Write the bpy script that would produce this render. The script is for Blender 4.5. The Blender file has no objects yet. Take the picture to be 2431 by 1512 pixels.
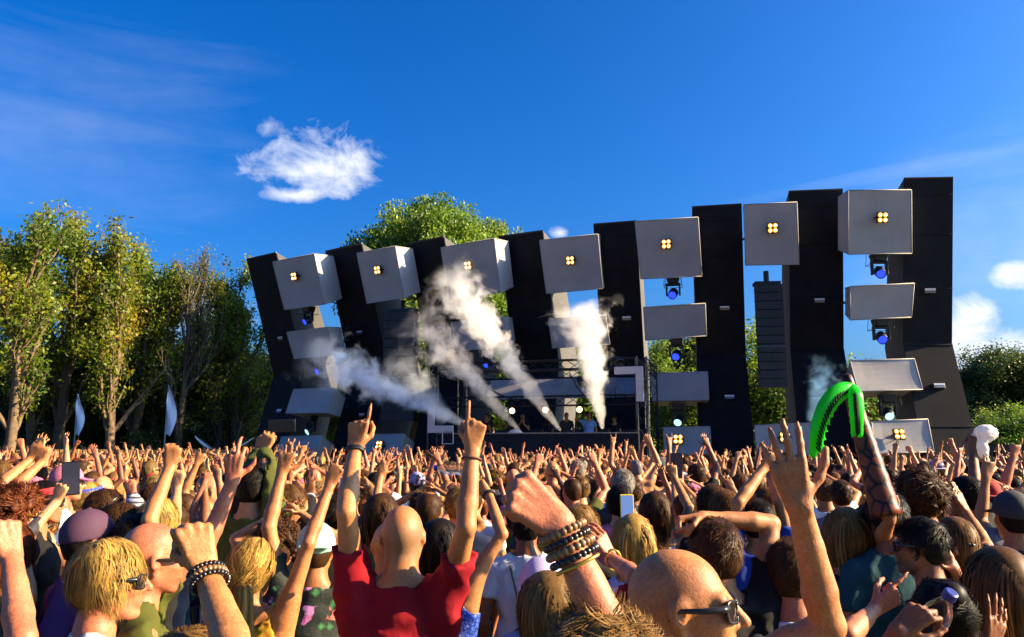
import bpy, math, random, time
import numpy as np
from mathutils import Vector, Matrix
T0 = time.time()
R = math.radians
sc = bpy.context.scene
rng = np.random.default_rng(7)
random.seed(7)

# ---------------------------------------------------------------- camera
# picture coordinates used below: the photograph at 2430 x 1512
FPX, CX, CY, HORIZON, CAMZ = 1907.0, 1215.0, 756.0, 1062.0, 2.06
PITCH = math.atan((HORIZON - CY) / FPX)
cam_d = bpy.data.cameras.new('camera')
cam = bpy.data.objects.new('camera', cam_d)
sc.collection.objects.link(cam)
cam.location = (0, 0, CAMZ)
cam.rotation_euler = (math.pi / 2 + PITCH, 0, 0)
cam_d.sensor_fit = 'HORIZONTAL'
cam_d.angle = 2 * math.atan(CX / FPX)
cam_d.clip_start = 0.05
cam_d.clip_end = 2000
sc.camera = cam
_c, _s = math.cos(PITCH), math.sin(PITCH)
def ray(px, py):
    a = (px - CX) / FPX; b = -(py - CY) / FPX
    return np.array([a, _c - _s * b, _s + _c * b])
CAM = np.array([0, 0, CAMZ])
def at(px, py, Y):
    d = ray(px, py)
    return CAM + d * (Y / d[1])
def proj(p):
    q = np.asarray(p, float) - CAM
    d = q[1] * _c + q[2] * _s; u = -q[1] * _s + q[2] * _c
    return CX + FPX * q[0] / d, CY - FPX * u / d

# ---------------------------------------------------------------- sun and sky
SUN_AZ, SUN_EL = 93.0, 25.0           # degrees clockwise from +Y; elevation
sd = np.array([math.sin(R(SUN_AZ)) * math.cos(R(SUN_EL)), math.cos(R(SUN_AZ)) * math.cos(R(SUN_EL)), math.sin(R(SUN_EL))])
sun_d = bpy.data.lights.new('sun', 'SUN')
sun_d.energy = 5.0
sun_d.angle = R(0.5)
sun_d.color = (1.0, 0.74, 0.40)
sun = bpy.data.objects.new('sun', sun_d)
sc.collection.objects.link(sun)
sun.location = (30, 0, 30)
sun.rotation_euler = Vector(sd).to_track_quat('Z', 'Y').to_euler()

world = bpy.data.worlds.new('World')
sc.world = world
world.use_nodes = True
wn = world.node_tree.nodes; wl = world.node_tree.links
wn.clear()
def N(tree, typ, **kw):
    n = tree.nodes.new(typ)
    for k, v in kw.items():
        if k.startswith('i_'):
            key = k[2:]
            key = int(key) if key.isdigit() else key.replace('_', ' ')
            n.inputs[key].default_value = v
        else:
            setattr(n, k, v)
    return n
wt = world.node_tree
def wmath(op, a, b=None, c=None, clamp=False):
    n = wt.nodes.new('ShaderNodeMath'); n.operation = op; n.use_clamp = clamp
    for i, v in enumerate((a, b, c)):
        if v is None: continue
        if isinstance(v, (int, float)): n.inputs[i].default_value = v
        else: wl.new(v, n.inputs[i])
    return n.outputs[0]
sky = N(wt, 'ShaderNodeTexSky', sky_type='NISHITA')
sky.sun_disc = False
sky.sun_elevation = R(SUN_EL)
sky.sun_rotation = R(SUN_AZ)
sky.air_density = 1.0; sky.dust_density = 3.6; sky.ozone_density = 2.0
tc = N(wt, 'ShaderNodeTexCoord')
dirv = tc.outputs['Generated']
def dot(vec):
    n = N(wt, 'ShaderNodeVectorMath', operation='DOT_PRODUCT')
    wl.new(dirv, n.inputs[0]); n.inputs[1].default_value = vec
    return n.outputs['Value']
tint = N(wt, 'ShaderNodeMix', data_type='RGBA', blend_type='MULTIPLY'); tint.inputs['Factor'].default_value = 1.0
tint.inputs['B'].default_value = (.62, .92, 1.36, 1)
wl.new(sky.outputs[0], tint.inputs['A'])
# camera-like contrast: deeper blue overhead, pale towards the bright horizon
k1 = N(wt, 'ShaderNodeMix', data_type='RGBA', blend_type='MULTIPLY'); k1.inputs['Factor'].default_value = 1.0; k1.inputs['B'].default_value = (1 / 7,) * 3 + (1,)
wl.new(tint.outputs['Result'], k1.inputs['A'])
gm = N(wt, 'ShaderNodeGamma'); gm.inputs['Gamma'].default_value = 1.24; wl.new(k1.outputs['Result'], gm.inputs['Color'])
hs = N(wt, 'ShaderNodeHueSaturation'); hs.inputs['Saturation'].default_value = 1.12; hs.inputs['Value'].default_value = 6.7
wl.new(gm.outputs[0], hs.inputs['Color'])
col = hs.outputs[0]
# three shared noises: fluffy detail, shading, and long wisps
def wnoise(scale, detail, vec, rough=.6, dist=.2):
    n = N(wt, 'ShaderNodeTexNoise'); n.inputs['Scale'].default_value = scale; n.inputs['Detail'].default_value = detail
    n.inputs['Roughness'].default_value = rough; n.inputs['Distortion'].default_value = dist
    wl.new(vec, n.inputs['Vector']); return n.outputs[0]
mp = N(wt, 'ShaderNodeMapping'); mp.inputs['Scale'].default_value = (1, 1, 1.35); mp.inputs['Location'].default_value = (.37, 0, .21)
wl.new(dirv, mp.inputs['Vector'])
fluff = wnoise(15, 7, mp.outputs[0], .62, .35)
shade = wnoise(24, 2, mp.outputs[0], .5, 0)
mp2 = N(wt, 'ShaderNodeMapping'); mp2.inputs['Scale'].default_value = (1.1, 1, 6.5); mp2.inputs['Rotation'].default_value = (0, R(9), 0)
wl.new(dirv, mp2.inputs['Vector'])
wisp = wnoise(3.2, 6, mp2.outputs[0], .62, .6)
def cloud(px, py, wx, wy, thr, soft, opacity, nz, roll=0.0, bright=(5.6, 5.7, 5.9), flat=0.0):
    """a cloud patch round the direction of (px,py), half sizes in tangent units"""
    global col
    c = ray(px, py); c /= np.linalg.norm(c)
    r = np.cross(c, [0, 0, 1]); r /= np.linalg.norm(r); u = np.cross(r, c)
    r, u = r * math.cos(roll) + u * math.sin(roll), u * math.cos(roll) - r * math.sin(roll)
    dc = dot(tuple(c)); w = wmath('MAXIMUM', dc, 0.05)
    a = wmath('DIVIDE', dot(tuple(r / wx)), w); b = wmath('DIVIDE', dot(tuple(u / wy)), w)
    if flat: b = wmath('MULTIPLY', b, wmath('ADD', 1.0, wmath('MULTIPLY', wmath('LESS_THAN', b, 0.0), flat)))
    fall = wmath('SUBTRACT', 1.0, wmath('SQRT', wmath('ADD', wmath('MULTIPLY', a, a), wmath('MULTIPLY', b, b))), clamp=True)
    v = wmath('ADD', nz, wmath('MULTIPLY', fall, 0.5))
    m = wmath('MULTIPLY', wmath('DIVIDE', wmath('SUBTRACT', v, thr), soft, clamp=True), opacity)
    m = wmath('MULTIPLY', m, wmath('MULTIPLY', fall, 5.0, clamp=True))
    m = wmath('MULTIPLY', m, wmath('GREATER_THAN', dc, 0.3))
    mx0 = N(wt, 'ShaderNodeMix', data_type='RGBA')
    mx0.inputs['A'].default_value = (bright[0] * .74, bright[1] * .79, bright[2] * .88, 1); mx0.inputs['B'].default_value = (*bright, 1)
    wl.new(wmath('MULTIPLY', wmath('SUBTRACT', shade, 0.35), 3.5, clamp=True), mx0.inputs['Factor'])
    mx = N(wt, 'ShaderNodeMix', data_type='RGBA')
    wl.new(m, mx.inputs['Factor']); wl.new(col, mx.inputs['A']); wl.new(mx0.outputs['Result'], mx.inputs['B'])
    col = mx.outputs['Result']
# wisps of cirrus first, then the small cumulus clouds
cloud(120, 300, .30, .16, .56, .9, .16, wisp, roll=.2)
cloud(2250, 382, .30, .010, .46, .8, .13, wisp, roll=.05)
cloud(2420, 600, .20, .16, .46, 1.0, .25, wisp)
cloud(766, 396, .130, .074, .70, .26, .96, fluff, flat=.3)
cloud(636, 300, .030, .022, .66, .35, .5, fluff, roll=.4)
cloud(690, 464, .050, .014, .60, .3, .85, fluff)
cloud(1330, 553, .022, .014, .70, .3, .7, fluff)
cloud(2415, 652, .032, .018, .60, .25, .9, fluff)
cloud(2285, 775, .038, .048, .62, .25, .9, fluff, roll=-.5)
cloud(2370, 840, .11, .032, .60, .3, .85, fluff)
cloud(330, 735, .20, .06, .66, .3, .7, fluff)
bg = N(wt, 'ShaderNodeBackground'); bg.inputs['Strength'].default_value = 0.054
wl.new(col, bg.inputs['Color'])
wo = N(wt, 'ShaderNodeOutputWorld'); wl.new(bg.outputs[0], wo.inputs['Surface'])

sc.view_settings.view_transform = 'Standard'
sc.view_settings.look = 'None'
sc.view_settings.exposure = 1.98
sc.view_settings.gamma = 1.0
sc.cycles.max_bounces = 5
sc.cycles.diffuse_bounces = 2
sc.cycles.transparent_max_bounces = 8
sc.cycles.volume_bounces = 3
sc.cycles.volume_step_rate = 2.0
sc.cycles.use_denoising = True

# ---------------------------------------------------------------- helpers
COL = sc.collection
def tag(o, label=None, cat=None, group=None, kind=None):
    if label: o['label'] = label
    if cat: o['category'] = cat
    if group: o['group'] = group
    if kind: o['kind'] = kind
    return o
def mesh_np(name, V, F, mats=(), midx=None, smooth=True, attrs=None):
    """F: (n,4) or (n,3) int array, or a list of both"""
    me = bpy.data.meshes.new(name)
    V = np.asarray(V, np.float32)
    Fs = F if isinstance(F, list) else [F]
    Fs = [np.asarray(f, np.int32) for f in Fs if len(f)]
    me.vertices.add(len(V)); me.vertices.foreach_set('co', V.ravel())
    nl = sum(f.size for f in Fs); npoly = sum(len(f) for f in Fs)
    me.loops.add(nl); me.polygons.add(npoly)
    me.loops.foreach_set('vertex_index', np.concatenate([f.ravel() for f in Fs]))
    cnt = np.concatenate([np.full(len(f), f.shape[1], np.int32) for f in Fs])
    me.polygons.foreach_set('loop_start', np.concatenate([[0], np.cumsum(cnt)[:-1]]).astype(np.int32))
    me.polygons.foreach_set('loop_total', cnt)
    if midx is not None: me.polygons.foreach_set('material_index', np.asarray(midx, np.int32))
    me.polygons.foreach_set('use_smooth', np.full(npoly, smooth, bool))
    for k, v in (attrs or {}).items():
        v = np.asarray(v, np.float32)
        if v.ndim == 2: a = me.attributes.new(k, 'FLOAT_VECTOR', 'POINT'); a.data.foreach_set('vector', v.ravel())
        else: a = me.attributes.new(k, 'FLOAT', 'POINT'); a.data.foreach_set('value', v)
    for m in mats: me.materials.append(m)
    me.update(calc_edges=True)
    return me
def decimate(me, ratio):
    """collapse a dense mesh to a share of its faces"""
    o = bpy.data.objects.new('tmp', me); COL.objects.link(o)
    m = o.modifiers.new('d', 'DECIMATE'); m.ratio = ratio
    dg = bpy.context.evaluated_depsgraph_get()
    r = bpy.data.meshes.new_from_object(o.evaluated_get(dg)); nm = me.name
    bpy.data.objects.remove(o); bpy.data.meshes.remove(me); r.name = nm
    return r
def link(name, me, parent=None, mw=None):
    o = bpy.data.objects.new(name, me); COL.objects.link(o)
    if mw is not None: o.matrix_basis = Matrix(mw) if not isinstance(mw, Matrix) else mw
    if parent is not None: o.parent = parent
    return o
def empty(name, loc=(0, 0, 0), rz=0.0):
    o = bpy.data.objects.new(name, None); COL.objects.link(o)
    o.location = loc; o.rotation_euler = (0, 0, rz); o.empty_display_size = .2
    return o
class MB:
    """collects shapes into one mesh"""
    def __init__(self): self.V = []; self.Q = []; self.T = []; self.n = 0
    def add(self, V, Q=(), T=()):
        V = np.asarray(V, float); b = self.n
        self.V.append(V); self.n += len(V)
        if len(Q): self.Q.append(np.asarray(Q) + b)
        if len(T): self.T.append(np.asarray(T) + b)
    def hexa(self, P8):
        """bottom ring 0-3 counter-clockwise seen from above, top ring 4-7"""
        self.add(P8, [(0, 3, 2, 1), (4, 5, 6, 7), (0, 1, 5, 4), (1, 2, 6, 5), (2, 3, 7, 6), (3, 0, 4, 7)])
    def box(self, c, size, M=None):
        x, y, z = [s / 2 for s in size]
        P = np.array([(-x, -y, -z), (x, -y, -z), (x, y, -z), (-x, y, -z), (-x, -y, z), (x, -y, z), (x, y, z), (-x, y, z)])
        if M is not None: P = P @ np.asarray(M).T
        self.hexa(P + np.asarray(c))
    def tube(self, pts, rad, n=8, cap=True):
        pts = np.asarray(pts, float); m = len(pts)
        rad = np.broadcast_to(rad, (m,)).astype(float)
        tg = np.gradient(pts, axis=0); tg /= np.linalg.norm(tg, axis=1)[:, None] + 1e-9
        ref = np.array([0, 0, 1.]) if abs(tg[0, 2]) < .9 else np.array([1., 0, 0])
        a = np.cross(tg[0], ref); a /= np.linalg.norm(a)
        V = []; ang = np.arange(n) * 2 * math.pi / n
        for i in range(m):
            a = a - tg[i] * (a @ tg[i]); a /= np.linalg.norm(a) + 1e-9
            b = np.cross(tg[i], a)
            V.append(pts[i] + rad[i] * (np.cos(ang)[:, None] * a + np.sin(ang)[:, None] * b))
        V = np.concatenate(V); Q = []
        for i in range(m - 1):
            for j in range(n):
                k = (j + 1) % n
                Q.append((i * n + j, i * n + k, (i + 1) * n + k, (i + 1) * n + j))
        T = []
        if cap:
            V = np.concatenate([V, [pts[0], pts[-1]]]); c0 = m * n; c1 = c0 + 1
            for j in range(n):
                k = (j + 1) % n
                T += [(c0, k, j), (c1, (m - 1) * n + j, (m - 1) * n + k)]
        self.add(V, Q, T)
    def lathe(self, prof, c=(0, 0, 0), M=None, n=16):
        prof = np.asarray(prof, float); ang = np.arange(n) * 2 * math.pi / n
        V = np.concatenate([np.stack([r * np.cos(ang), r * np.sin(ang), np.full(n, z)], 1) for r, z in prof])
        if M is not None: V = V @ np.asarray(M).T
        Q = [(i * n + j, i * n + (j + 1) % n, (i + 1) * n + (j + 1) % n, (i + 1) * n + j) for i in range(len(prof) - 1) for j in range(n)]
        self.add(V + np.asarray(c), Q)
    def mesh(self, name, mat, smooth=False, attrs=None):
        V = np.concatenate(self.V); F = []
        if self.Q: F.append(np.concatenate(self.Q))
        if self.T: F.append(np.concatenate(self.T))
        return mesh_np(name, V, F, [mat], smooth=smooth, attrs=attrs)
    def build(self, name, mat, parent=None, smooth=False, bevel=0.0, origin=None):
        if origin is not None: self.V = [v - np.asarray(origin) for v in self.V]
        o = link(name, self.mesh(name, mat, smooth), parent)
        if origin is not None: o.location = origin
        if bevel:
            m = o.modifiers.new('bevel', 'BEVEL'); m.width = bevel; m.segments = 2; m.limit_method = 'ANGLE'
        return o
def copy_tree(o, parent=None):
    c = o.copy(); COL.objects.link(c); c.parent = parent
    for ch in list(o.children): copy_tree(ch, c)
    return c
def frame(z, x=None):
    """3x3 with columns x,y,z, z given"""
    z = np.asarray(z, float); z = z / np.linalg.norm(z)
    x = np.array([1., 0, 0]) if x is None else np.asarray(x, float)
    x = x - z * (x @ z)
    if np.linalg.norm(x) < 1e-4: x = np.cross([0, 1., 0], z)
    x /= np.linalg.norm(x)
    return np.stack([x, np.cross(z, x), z], 1)
def unit(v): v = np.asarray(v, float); return v / (np.linalg.norm(v) + 1e-12)

# ---------------------------------------------------------------- materials
MATS = {}
def material(name):
    m = bpy.data.materials.new(name); m.use_nodes = True
    t = m.node_tree; t.nodes.clear()
    out = t.nodes.new('ShaderNodeOutputMaterial')
    MATS[name] = m
    return m, t, out
def lk(t, a, b): t.links.new(a, b)
def mixc(t, fac, a, b, blend='MIX'):
    n = N(t, 'ShaderNodeMix', data_type='RGBA', blend_type=blend)
    for s, v in (('Factor', fac), ('A', a), ('B', b)):
        if isinstance(v, (int, float)): n.inputs[s].default_value = v
        elif isinstance(v, tuple): n.inputs[s].default_value = (*v[:3], 1)
        else: lk(t, v, n.inputs[s])
    return n.outputs['Result']
def noise(t, scale, detail=4, rough=.55, coord='Object', vec=None, dist=0.0):
    n = N(t, 'ShaderNodeTexNoise'); n.inputs['Scale'].default_value = scale; n.inputs['Detail'].default_value = detail
    n.inputs['Roughness'].default_value = rough; n.inputs['Distortion'].default_value = dist
    if vec is None:
        c = N(t, 'ShaderNodeTexCoord'); vec = c.outputs[coord]
    lk(t, vec, n.inputs['Vector'])
    return n.outputs[0]
def ramp(t, fac, stops):
    n = N(t, 'ShaderNodeValToRGB'); e = n.color_ramp.elements
    while len(e) < len(stops): e.new(.5)
    for k, (p, c) in enumerate(stops):
        e[k].position = p; e[k].color = (*c, 1) if len(c) == 3 else c
    lk(t, fac, n.inputs[0]); return n.outputs[0]
def bump(t, h, strength=.3, dist=.01):
    n = N(t, 'ShaderNodeBump'); n.inputs['Strength'].default_value = strength; n.inputs['Distance'].default_value = dist
    lk(t, h, n.inputs['Height']); return n.outputs[0]
def bsdf(t, out, colr, rough=.6, nrm=None, **kw):
    p = N(t, 'ShaderNodeBsdfPrincipled')
    if isinstance(colr, tuple): p.inputs['Base Color'].default_value = (*colr[:3], 1)
    else: lk(t, colr, p.inputs['Base Color'])
    if isinstance(rough, (int, float)): p.inputs['Roughness'].default_value = rough
    else: lk(t, rough, p.inputs['Roughness'])
    if nrm is not None: lk(t, nrm, p.inputs['Normal'])
    for k, v in kw.items(): p.inputs[k.replace('_', ' ')].default_value = v
    lk(t, p.outputs[0], out.inputs['Surface'])
    return p
def simple(name, c, rough=.6, scale=6.0, var=.15, bmp=.1, bscale=60., **kw):
    """plain colour with mottling and fine relief"""
    if name in MATS: return MATS[name]
    m, t, out = material(name)
    n = noise(t, scale, 5)
    lo = tuple(x * (1 - var) for x in c); hi = tuple(min(1, x * (1 + var)) for x in c)
    cc = ramp(t, n, [(.3, lo), (.7, hi)])
    nb = bump(t, noise(t, bscale, 3), bmp, .01)
    bsdf(t, out, cc, rough, nb, **kw)
    return m
def obcolor(t, inst=None):
    if inst:
        a = N(t, 'ShaderNodeAttribute', attribute_type='INSTANCER', attribute_name=inst); return a.outputs['Color']
    return N(t, 'ShaderNodeObjectInfo').outputs['Color']

def skin_mat(name, inst=None, sss=0.0, face=True):
    m, t, out = material(name)
    c = obcolor(t, inst)
    n1 = noise(t, 9, 3); n2 = noise(t, 70, 2)
    c1 = mixc(t, 1.0, c, ramp(t, n1, [(.3, (.72, .60, .55)), (.7, (1.15, 1.08, 1.02))]), 'MULTIPLY')
    n3 = noise(t, 210, 2)
    c1 = mixc(t, .55, c1, ramp(t, n3, [(.35, (.62, .55, .52)), (.62, (1.12, 1.1, 1.1))]), 'MULTIPLY')
    c2 = mixc(t, .35, c1, ramp(t, n2, [(.35, (.75, .55, .5)), (.65, (1.1, 1.1, 1.1))]), 'MULTIPLY')
    if face:
        def M_(op, a, b=None, clamp=False):
            n = N(t, 'ShaderNodeMath', operation=op); n.use_clamp = clamp
            for i, v in enumerate((a, b)):
                if v is None: continue
                if isinstance(v, (int, float)): n.inputs[i].default_value = v
                else: lk(t, v, n.inputs[i])
            return n.outputs[0]
        hp = N(t, 'ShaderNodeAttribute', attribute_name='hp').outputs['Vector']
        sx = N(t, 'ShaderNodeSeparateXYZ'); lk(t, hp, sx.inputs[0])
        cx = N(t, 'ShaderNodeCombineXYZ'); lk(t, M_('ABSOLUTE', sx.outputs[0]), cx.inputs[0]); lk(t, sx.outputs[1], cx.inputs[1]); lk(t, sx.outputs[2], cx.inputs[2])
        def blob(ctr, r, soft=.35):
            a = N(t, 'ShaderNodeVectorMath', operation='SUBTRACT'); lk(t, cx.outputs[0], a.inputs[0]); a.inputs[1].default_value = ctr
            b = N(t, 'ShaderNodeVectorMath', operation='DIVIDE'); lk(t, a.outputs[0], b.inputs[0]); b.inputs[1].default_value = r
            l = N(t, 'ShaderNodeVectorMath', operation='LENGTH'); lk(t, b.outputs[0], l.inputs[0])
            return M_('DIVIDE', M_('SUBTRACT', 1.0, l.outputs['Value']), soft, True)
        c2 = mixc(t, M_('MULTIPLY', blob((0, .094, -.0665), (.025, .02, .013)), .6), c2, (.42, .13, .11))
        c2 = mixc(t, M_('MULTIPLY', blob((.034, .092, .025), (.021, .03, .0055)), .75), c2, (.07, .04, .02))
        c2 = mixc(t, M_('MULTIPLY', blob((.031, .092, .003), (.013, .02, .0058)), .9), c2, (.55, .5, .46))
        c2 = mixc(t, blob((.031, .092, .003), (.006, .02, .006)), c2, (.03, .02, .015))
        sn = noise(t, 900, 1, vec=hp)
        for prop, ctr, r, k in (('beard', (0, .05, -.085), (.085, .085, .062), (.05, .032, .022)), ('scalp', (0, -.06, .0), (.12, .085, .09), (.16, .10, .06))):
            ob = N(t, 'ShaderNodeAttribute', attribute_type='OBJECT', attribute_name=prop)
            fac = M_('MULTIPLY', M_('MULTIPLY', blob(ctr, r, .4), ob.outputs['Fac']), M_('ADD', .45, sn), True)
            c2 = mixc(t, fac, c2, k)
    nb = bump(t, noise(t, 150, 3, .7), .22, .006)
    p = bsdf(t, out, c2, .52, nb)
    p.inputs['Specular IOR Level'].default_value = .38
    if sss:
        p.inputs['Subsurface Weight'].default_value = sss; p.inputs['Subsurface Radius'].default_value = (1, .35, .15); p.inputs['Subsurface Scale'].default_value = .012
    return m
def cloth_mat(name, inst=None):
    m, t, out = material(name)
    c = obcolor(t, inst)
    n1 = noise(t, 5, 4)
    c1 = mixc(t, 1.0, c, ramp(t, n1, [(.3, (.82, .82, .82)), (.7, (1.1, 1.1, 1.1))]), 'MULTIPLY')
    w = noise(t, 500, 1); f = noise(t, 11, 3, .55)
    nb0 = N(t, 'ShaderNodeBump'); nb0.inputs['Strength'].default_value = .30; nb0.inputs['Distance'].default_value = .02; lk(t, f, nb0.inputs['Height'])
    nb = N(t, 'ShaderNodeBump'); nb.inputs['Strength'].default_value = .15; nb.inputs['Distance'].default_value = .002; lk(t, w, nb.inputs['Height']); lk(t, nb0.outputs[0], nb.inputs['Normal'])
    p = bsdf(t, out, c1, .85, nb.outputs[0])
    p.inputs['Specular IOR Level'].default_value = .2
    return m
def hair_mat(name, inst=None):
    m, t, out = material(name)
    c = obcolor(t, inst)
    a = N(t, 'ShaderNodeAttribute', attribute_name='rnd')
    c1 = mixc(t, 1.0, c, ramp(t, a.outputs['Fac'], [(0, (.30, .27, .25)), (.5, (.9, .9, .88)), (1, (1.7, 1.65, 1.5))]), 'MULTIPLY')
    p = bsdf(t, out, c1, .5, None)
    p.inputs['Specular IOR Level'].default_value = .14
    tr = N(t, 'ShaderNodeBsdfTranslucent'); lk(t, c1, tr.inputs['Color'])
    mx = N(t, 'ShaderNodeMixShader'); mx.inputs[0].default_value = .18
    lk(t, p.outputs[0], mx.inputs[1]); lk(t, tr.outputs[0], mx.inputs[2]); lk(t, mx.outputs[0], out.inputs['Surface'])
    return m
M_SKIN = skin_mat('skin'); M_SKIN_HERO = skin_mat('skin_near', sss=.06)
M_CLOTH = cloth_mat('cloth'); M_HAIR = hair_mat('hair')
M_SKIN_F = skin_mat('skin_far', 'cskin', face=False); M_CLOTH_F = cloth_mat('cloth_far', 'cshirt'); M_HAIR_F = hair_mat('hair_far', 'chair')
M_DENIM = simple('denim', (.03, .045, .09), .85, 12, .3)
def emit_mat(name, c, strength):
    m, t, out = material(name)
    e = N(t, 'ShaderNodeEmission'); e.inputs['Color'].default_value = (*c, 1); e.inputs['Strength'].default_value = strength
    lk(t, e.outputs[0], out.inputs['Surface']); return m

# ================================================================ ground
def grass_mat():
    m, t, out = material('trodden_grass')
    n1 = noise(t, .35, 6); n2 = noise(t, 9, 5)
    c = mixc(t, n1, (.10, .085, .045), (.055, .075, .022)); c = mixc(t, .5, c, ramp(t, n2, [(.3, (.5, .5, .45)), (.7, (1.2, 1.2, 1.1))]), 'MULTIPLY')
    bsdf(t, out, c, .95, bump(t, n2, .6, .05)); return m
g = MB(); S_ = 60
xs = np.linspace(-700, 700, 29); ys = np.linspace(-300, 1100, 29)
V = np.array([(x, y, 0) for y in ys for x in xs]); Q = [(j * 29 + i, j * 29 + i + 1, (j + 1) * 29 + i + 1, (j + 1) * 29 + i) for j in range(28) for i in range(28)]
g.add(V, Q); ground = g.build('ground', grass_mat()); tag(ground, 'trodden festival field of grass and bare earth', None, None, 'structure')

# ================================================================ the stage
M_WING = simple('dark_stage_cloth', (.012, .012, .015), .7, 1.6, .25, .12, 220, Specular_IOR_Level=.12)
M_SIDE = simple('grey_stage_cloth', (.055, .053, .055), .8, 1.2, .2, .1, 220)
def fabric_mat():
    m, t, out = material('stretched_white_fabric')
    n1 = noise(t, 1.3, 4); n2 = noise(t, 240, 2)
    c = ramp(t, n1, [(.3, (.36, .342, .33)), (.7, (.43, .41, .395))])
    n3 = noise(t, 2.2, 4, .6, dist=.8)
    p = bsdf(t, out, c, .75, bump(t, n3, .12, .03))
    tr = N(t, 'ShaderNodeBsdfTranslucent'); tr.inputs['Color'].default_value = (.42, .40, .38, 1)
    mx = N(t, 'ShaderNodeMixShader'); mx.inputs[0].default_value = .12
    lk(t, p.outputs[0], mx.inputs[1]); lk(t, tr.outputs[0], mx.inputs[2]); lk(t, mx.outputs[0], out.inputs['Surface'])
    return m
M_FAB = fabric_mat()
M_BLACK = simple('black_steel', (.012, .012, .013), .45, 8, .3, .05)
M_ALU = simple('dull_aluminium', (.22, .22, .23), .4, 10, .2, .05, Metallic=.7)
M_TRUSS = simple('black_truss', (.02, .02, .022), .4, 10, .2, .05, Metallic=.4)
M_WHITE = simple('white_board', (.42, .41, .46), .5, 3, .06, .03)
M_LAMP = emit_mat('warm_lamp', (1.0, .62, .25), 4.6)
M_LAMP_RIM = emit_mat('lamp_halo', (1.0, .33, .035), .85)  # emissive ring stands in for the orange halo round each bulb
M_BLUE = emit_mat('blue_lens', (.02, .05, 1.0), .6)
M_COOL = emit_mat('cool_lens', (.45, .9, 1.0), .45)
WING_TL = [(585, 616), (772, 597), (965, 580), (1183, 562), (1408, 533), (1642, 492), (1872, 455), (2146, 424)]
WING_TR = [(655, 600), (858, 578), (1053, 562), (1288, 548), (1510, 525), (1760, 485), (2000, 450), (2262, 422)]
ZT, ZK = 10.6, 5.4
def on_z(px, py, z):
    d = ray(px, py); return CAM + d * ((z - CAMZ) / d[2])
ORD = ['first', 'second', 'third', 'fourth', 'fifth', 'sixth', 'seventh', 'eighth']
WINGS = []
def slab(m, A, B, C, D, back):
    """thin plate: front quad A B C D (bottom-left, bottom-right, top-right, top-left), thickness vector"""
    A, B, C, D, k = [np.asarray(x, float) for x in (A, B, C, D, back)]
    m.hexa([A, B, B + k, A + k, D, C, C + k, D + k])
for k in range(8):
    TLp, TRp = on_z(*WING_TL[k], ZT), on_z(*WING_TR[k], ZT)
    e = unit((TRp - TLp) * [1, 1, 0]); n = np.array([e[1], -e[0], 0.0])
    vk = 1.8 - .8 * k / 7; vb = 1.4
    KL, KR = TLp - n * vk, TRp - n * vk; KL[2] = KR[2] = ZK
    BL, BR = KL + n * vb - e * .12, KR + n * vb + e * .12; BL[2] = BR[2] = 0
    org = (BL + BR) / 2 - n * .6
    w = empty('stage_wing', tuple(org))
    sh = lambda *P: [p - org for p in P]
    WINGS.append(dict(TL=TLp, TR=TRp, KL=KL, KR=KR, BL=BL, BR=BR, e=e, n=n))
    dep = 2.1 if k < 4 else 1.5; bk = -n * .05
    m = MB(); slab(m, *sh(KL, KR, TRp, TLp), bk); m.build('upper_panel', M_WING, w)
    m = MB(); slab(m, *sh(BL, BR, KR, KL), bk); m.build('lower_panel', M_WING, w)
    for sgn, (b, kk, tt) in ((-1, (BL, KL, TLp)), (1, (BR, KR, TRp))):
        # side cloths run back from the front edges; a gap of 6 mm keeps them off the front plates
        q = -e * sgn * .03
        o = -n * .056; d2 = -n * dep
        m = MB()
        for a, c2, da, dc in ((b, kk, d2, d2), (kk, tt, d2, d2 * .85 + [0, 0, -.45])):
            a0, a1, c1, c0 = a + o, a + da, c2 + dc, c2 + o
            m.hexa([*(x - org for x in ((a0, a1, a1 + q, a0 + q) if sgn > 0 else (a0 + q, a1 + q, a1, a0))), *(x - org for x in ((c0, c1, c1 + q, c0 + q) if sgn > 0 else (c0 + q, c1 + q, c1, c0)))])
        m.build('side_cloth', M_SIDE, w)
    for p0, p1 in ((TLp + o + e * .06, TRp + o - e * .06), (KL + o + e * .06, KR + o - e * .06)):
        m = MB(); m.tube([p0 - n * .1 - org, p1 - n * .1 - org], .03, 6); m.build('rail', M_TRUSS, w)
    for (A0, A1), (C0, C1), fr in (((KL, KR), (TLp, TRp), .33), ((KL, KR), (TLp, TRp), .66), ((KL, KR), (TLp, TRp), .90), ((BL, BR), (KL, KR), .5), ((BL, BR), (KL, KR), .985)):
        m = MB(); m.tube([A0 + (C0 - A0) * fr + n * .004 - org, A1 + (C1 - A1) * fr + n * .004 - org], .016, 5); m.build('seam', M_WING, w)
    m = MB(); m.tube([TLp - org + [0, 0, .012] - n * .02, TRp - org + [0, 0, .012] - n * .02], .035, 6); m.build('top_rail', M_TRUSS, w)
    side = 'beside the tall trees' if k == 0 else ('at the far end from the tall trees' if k == 7 else None)
    tag(w, f'dark folded stage wing, {ORD[k]} of eight from the tall trees', 'stage wing', 'dark wings of the stage')
def wing_plane(c):
    """front line between wing c and c+1"""
    a, b = WINGS[c], WINGS[c + 1]
    return a, b
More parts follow.
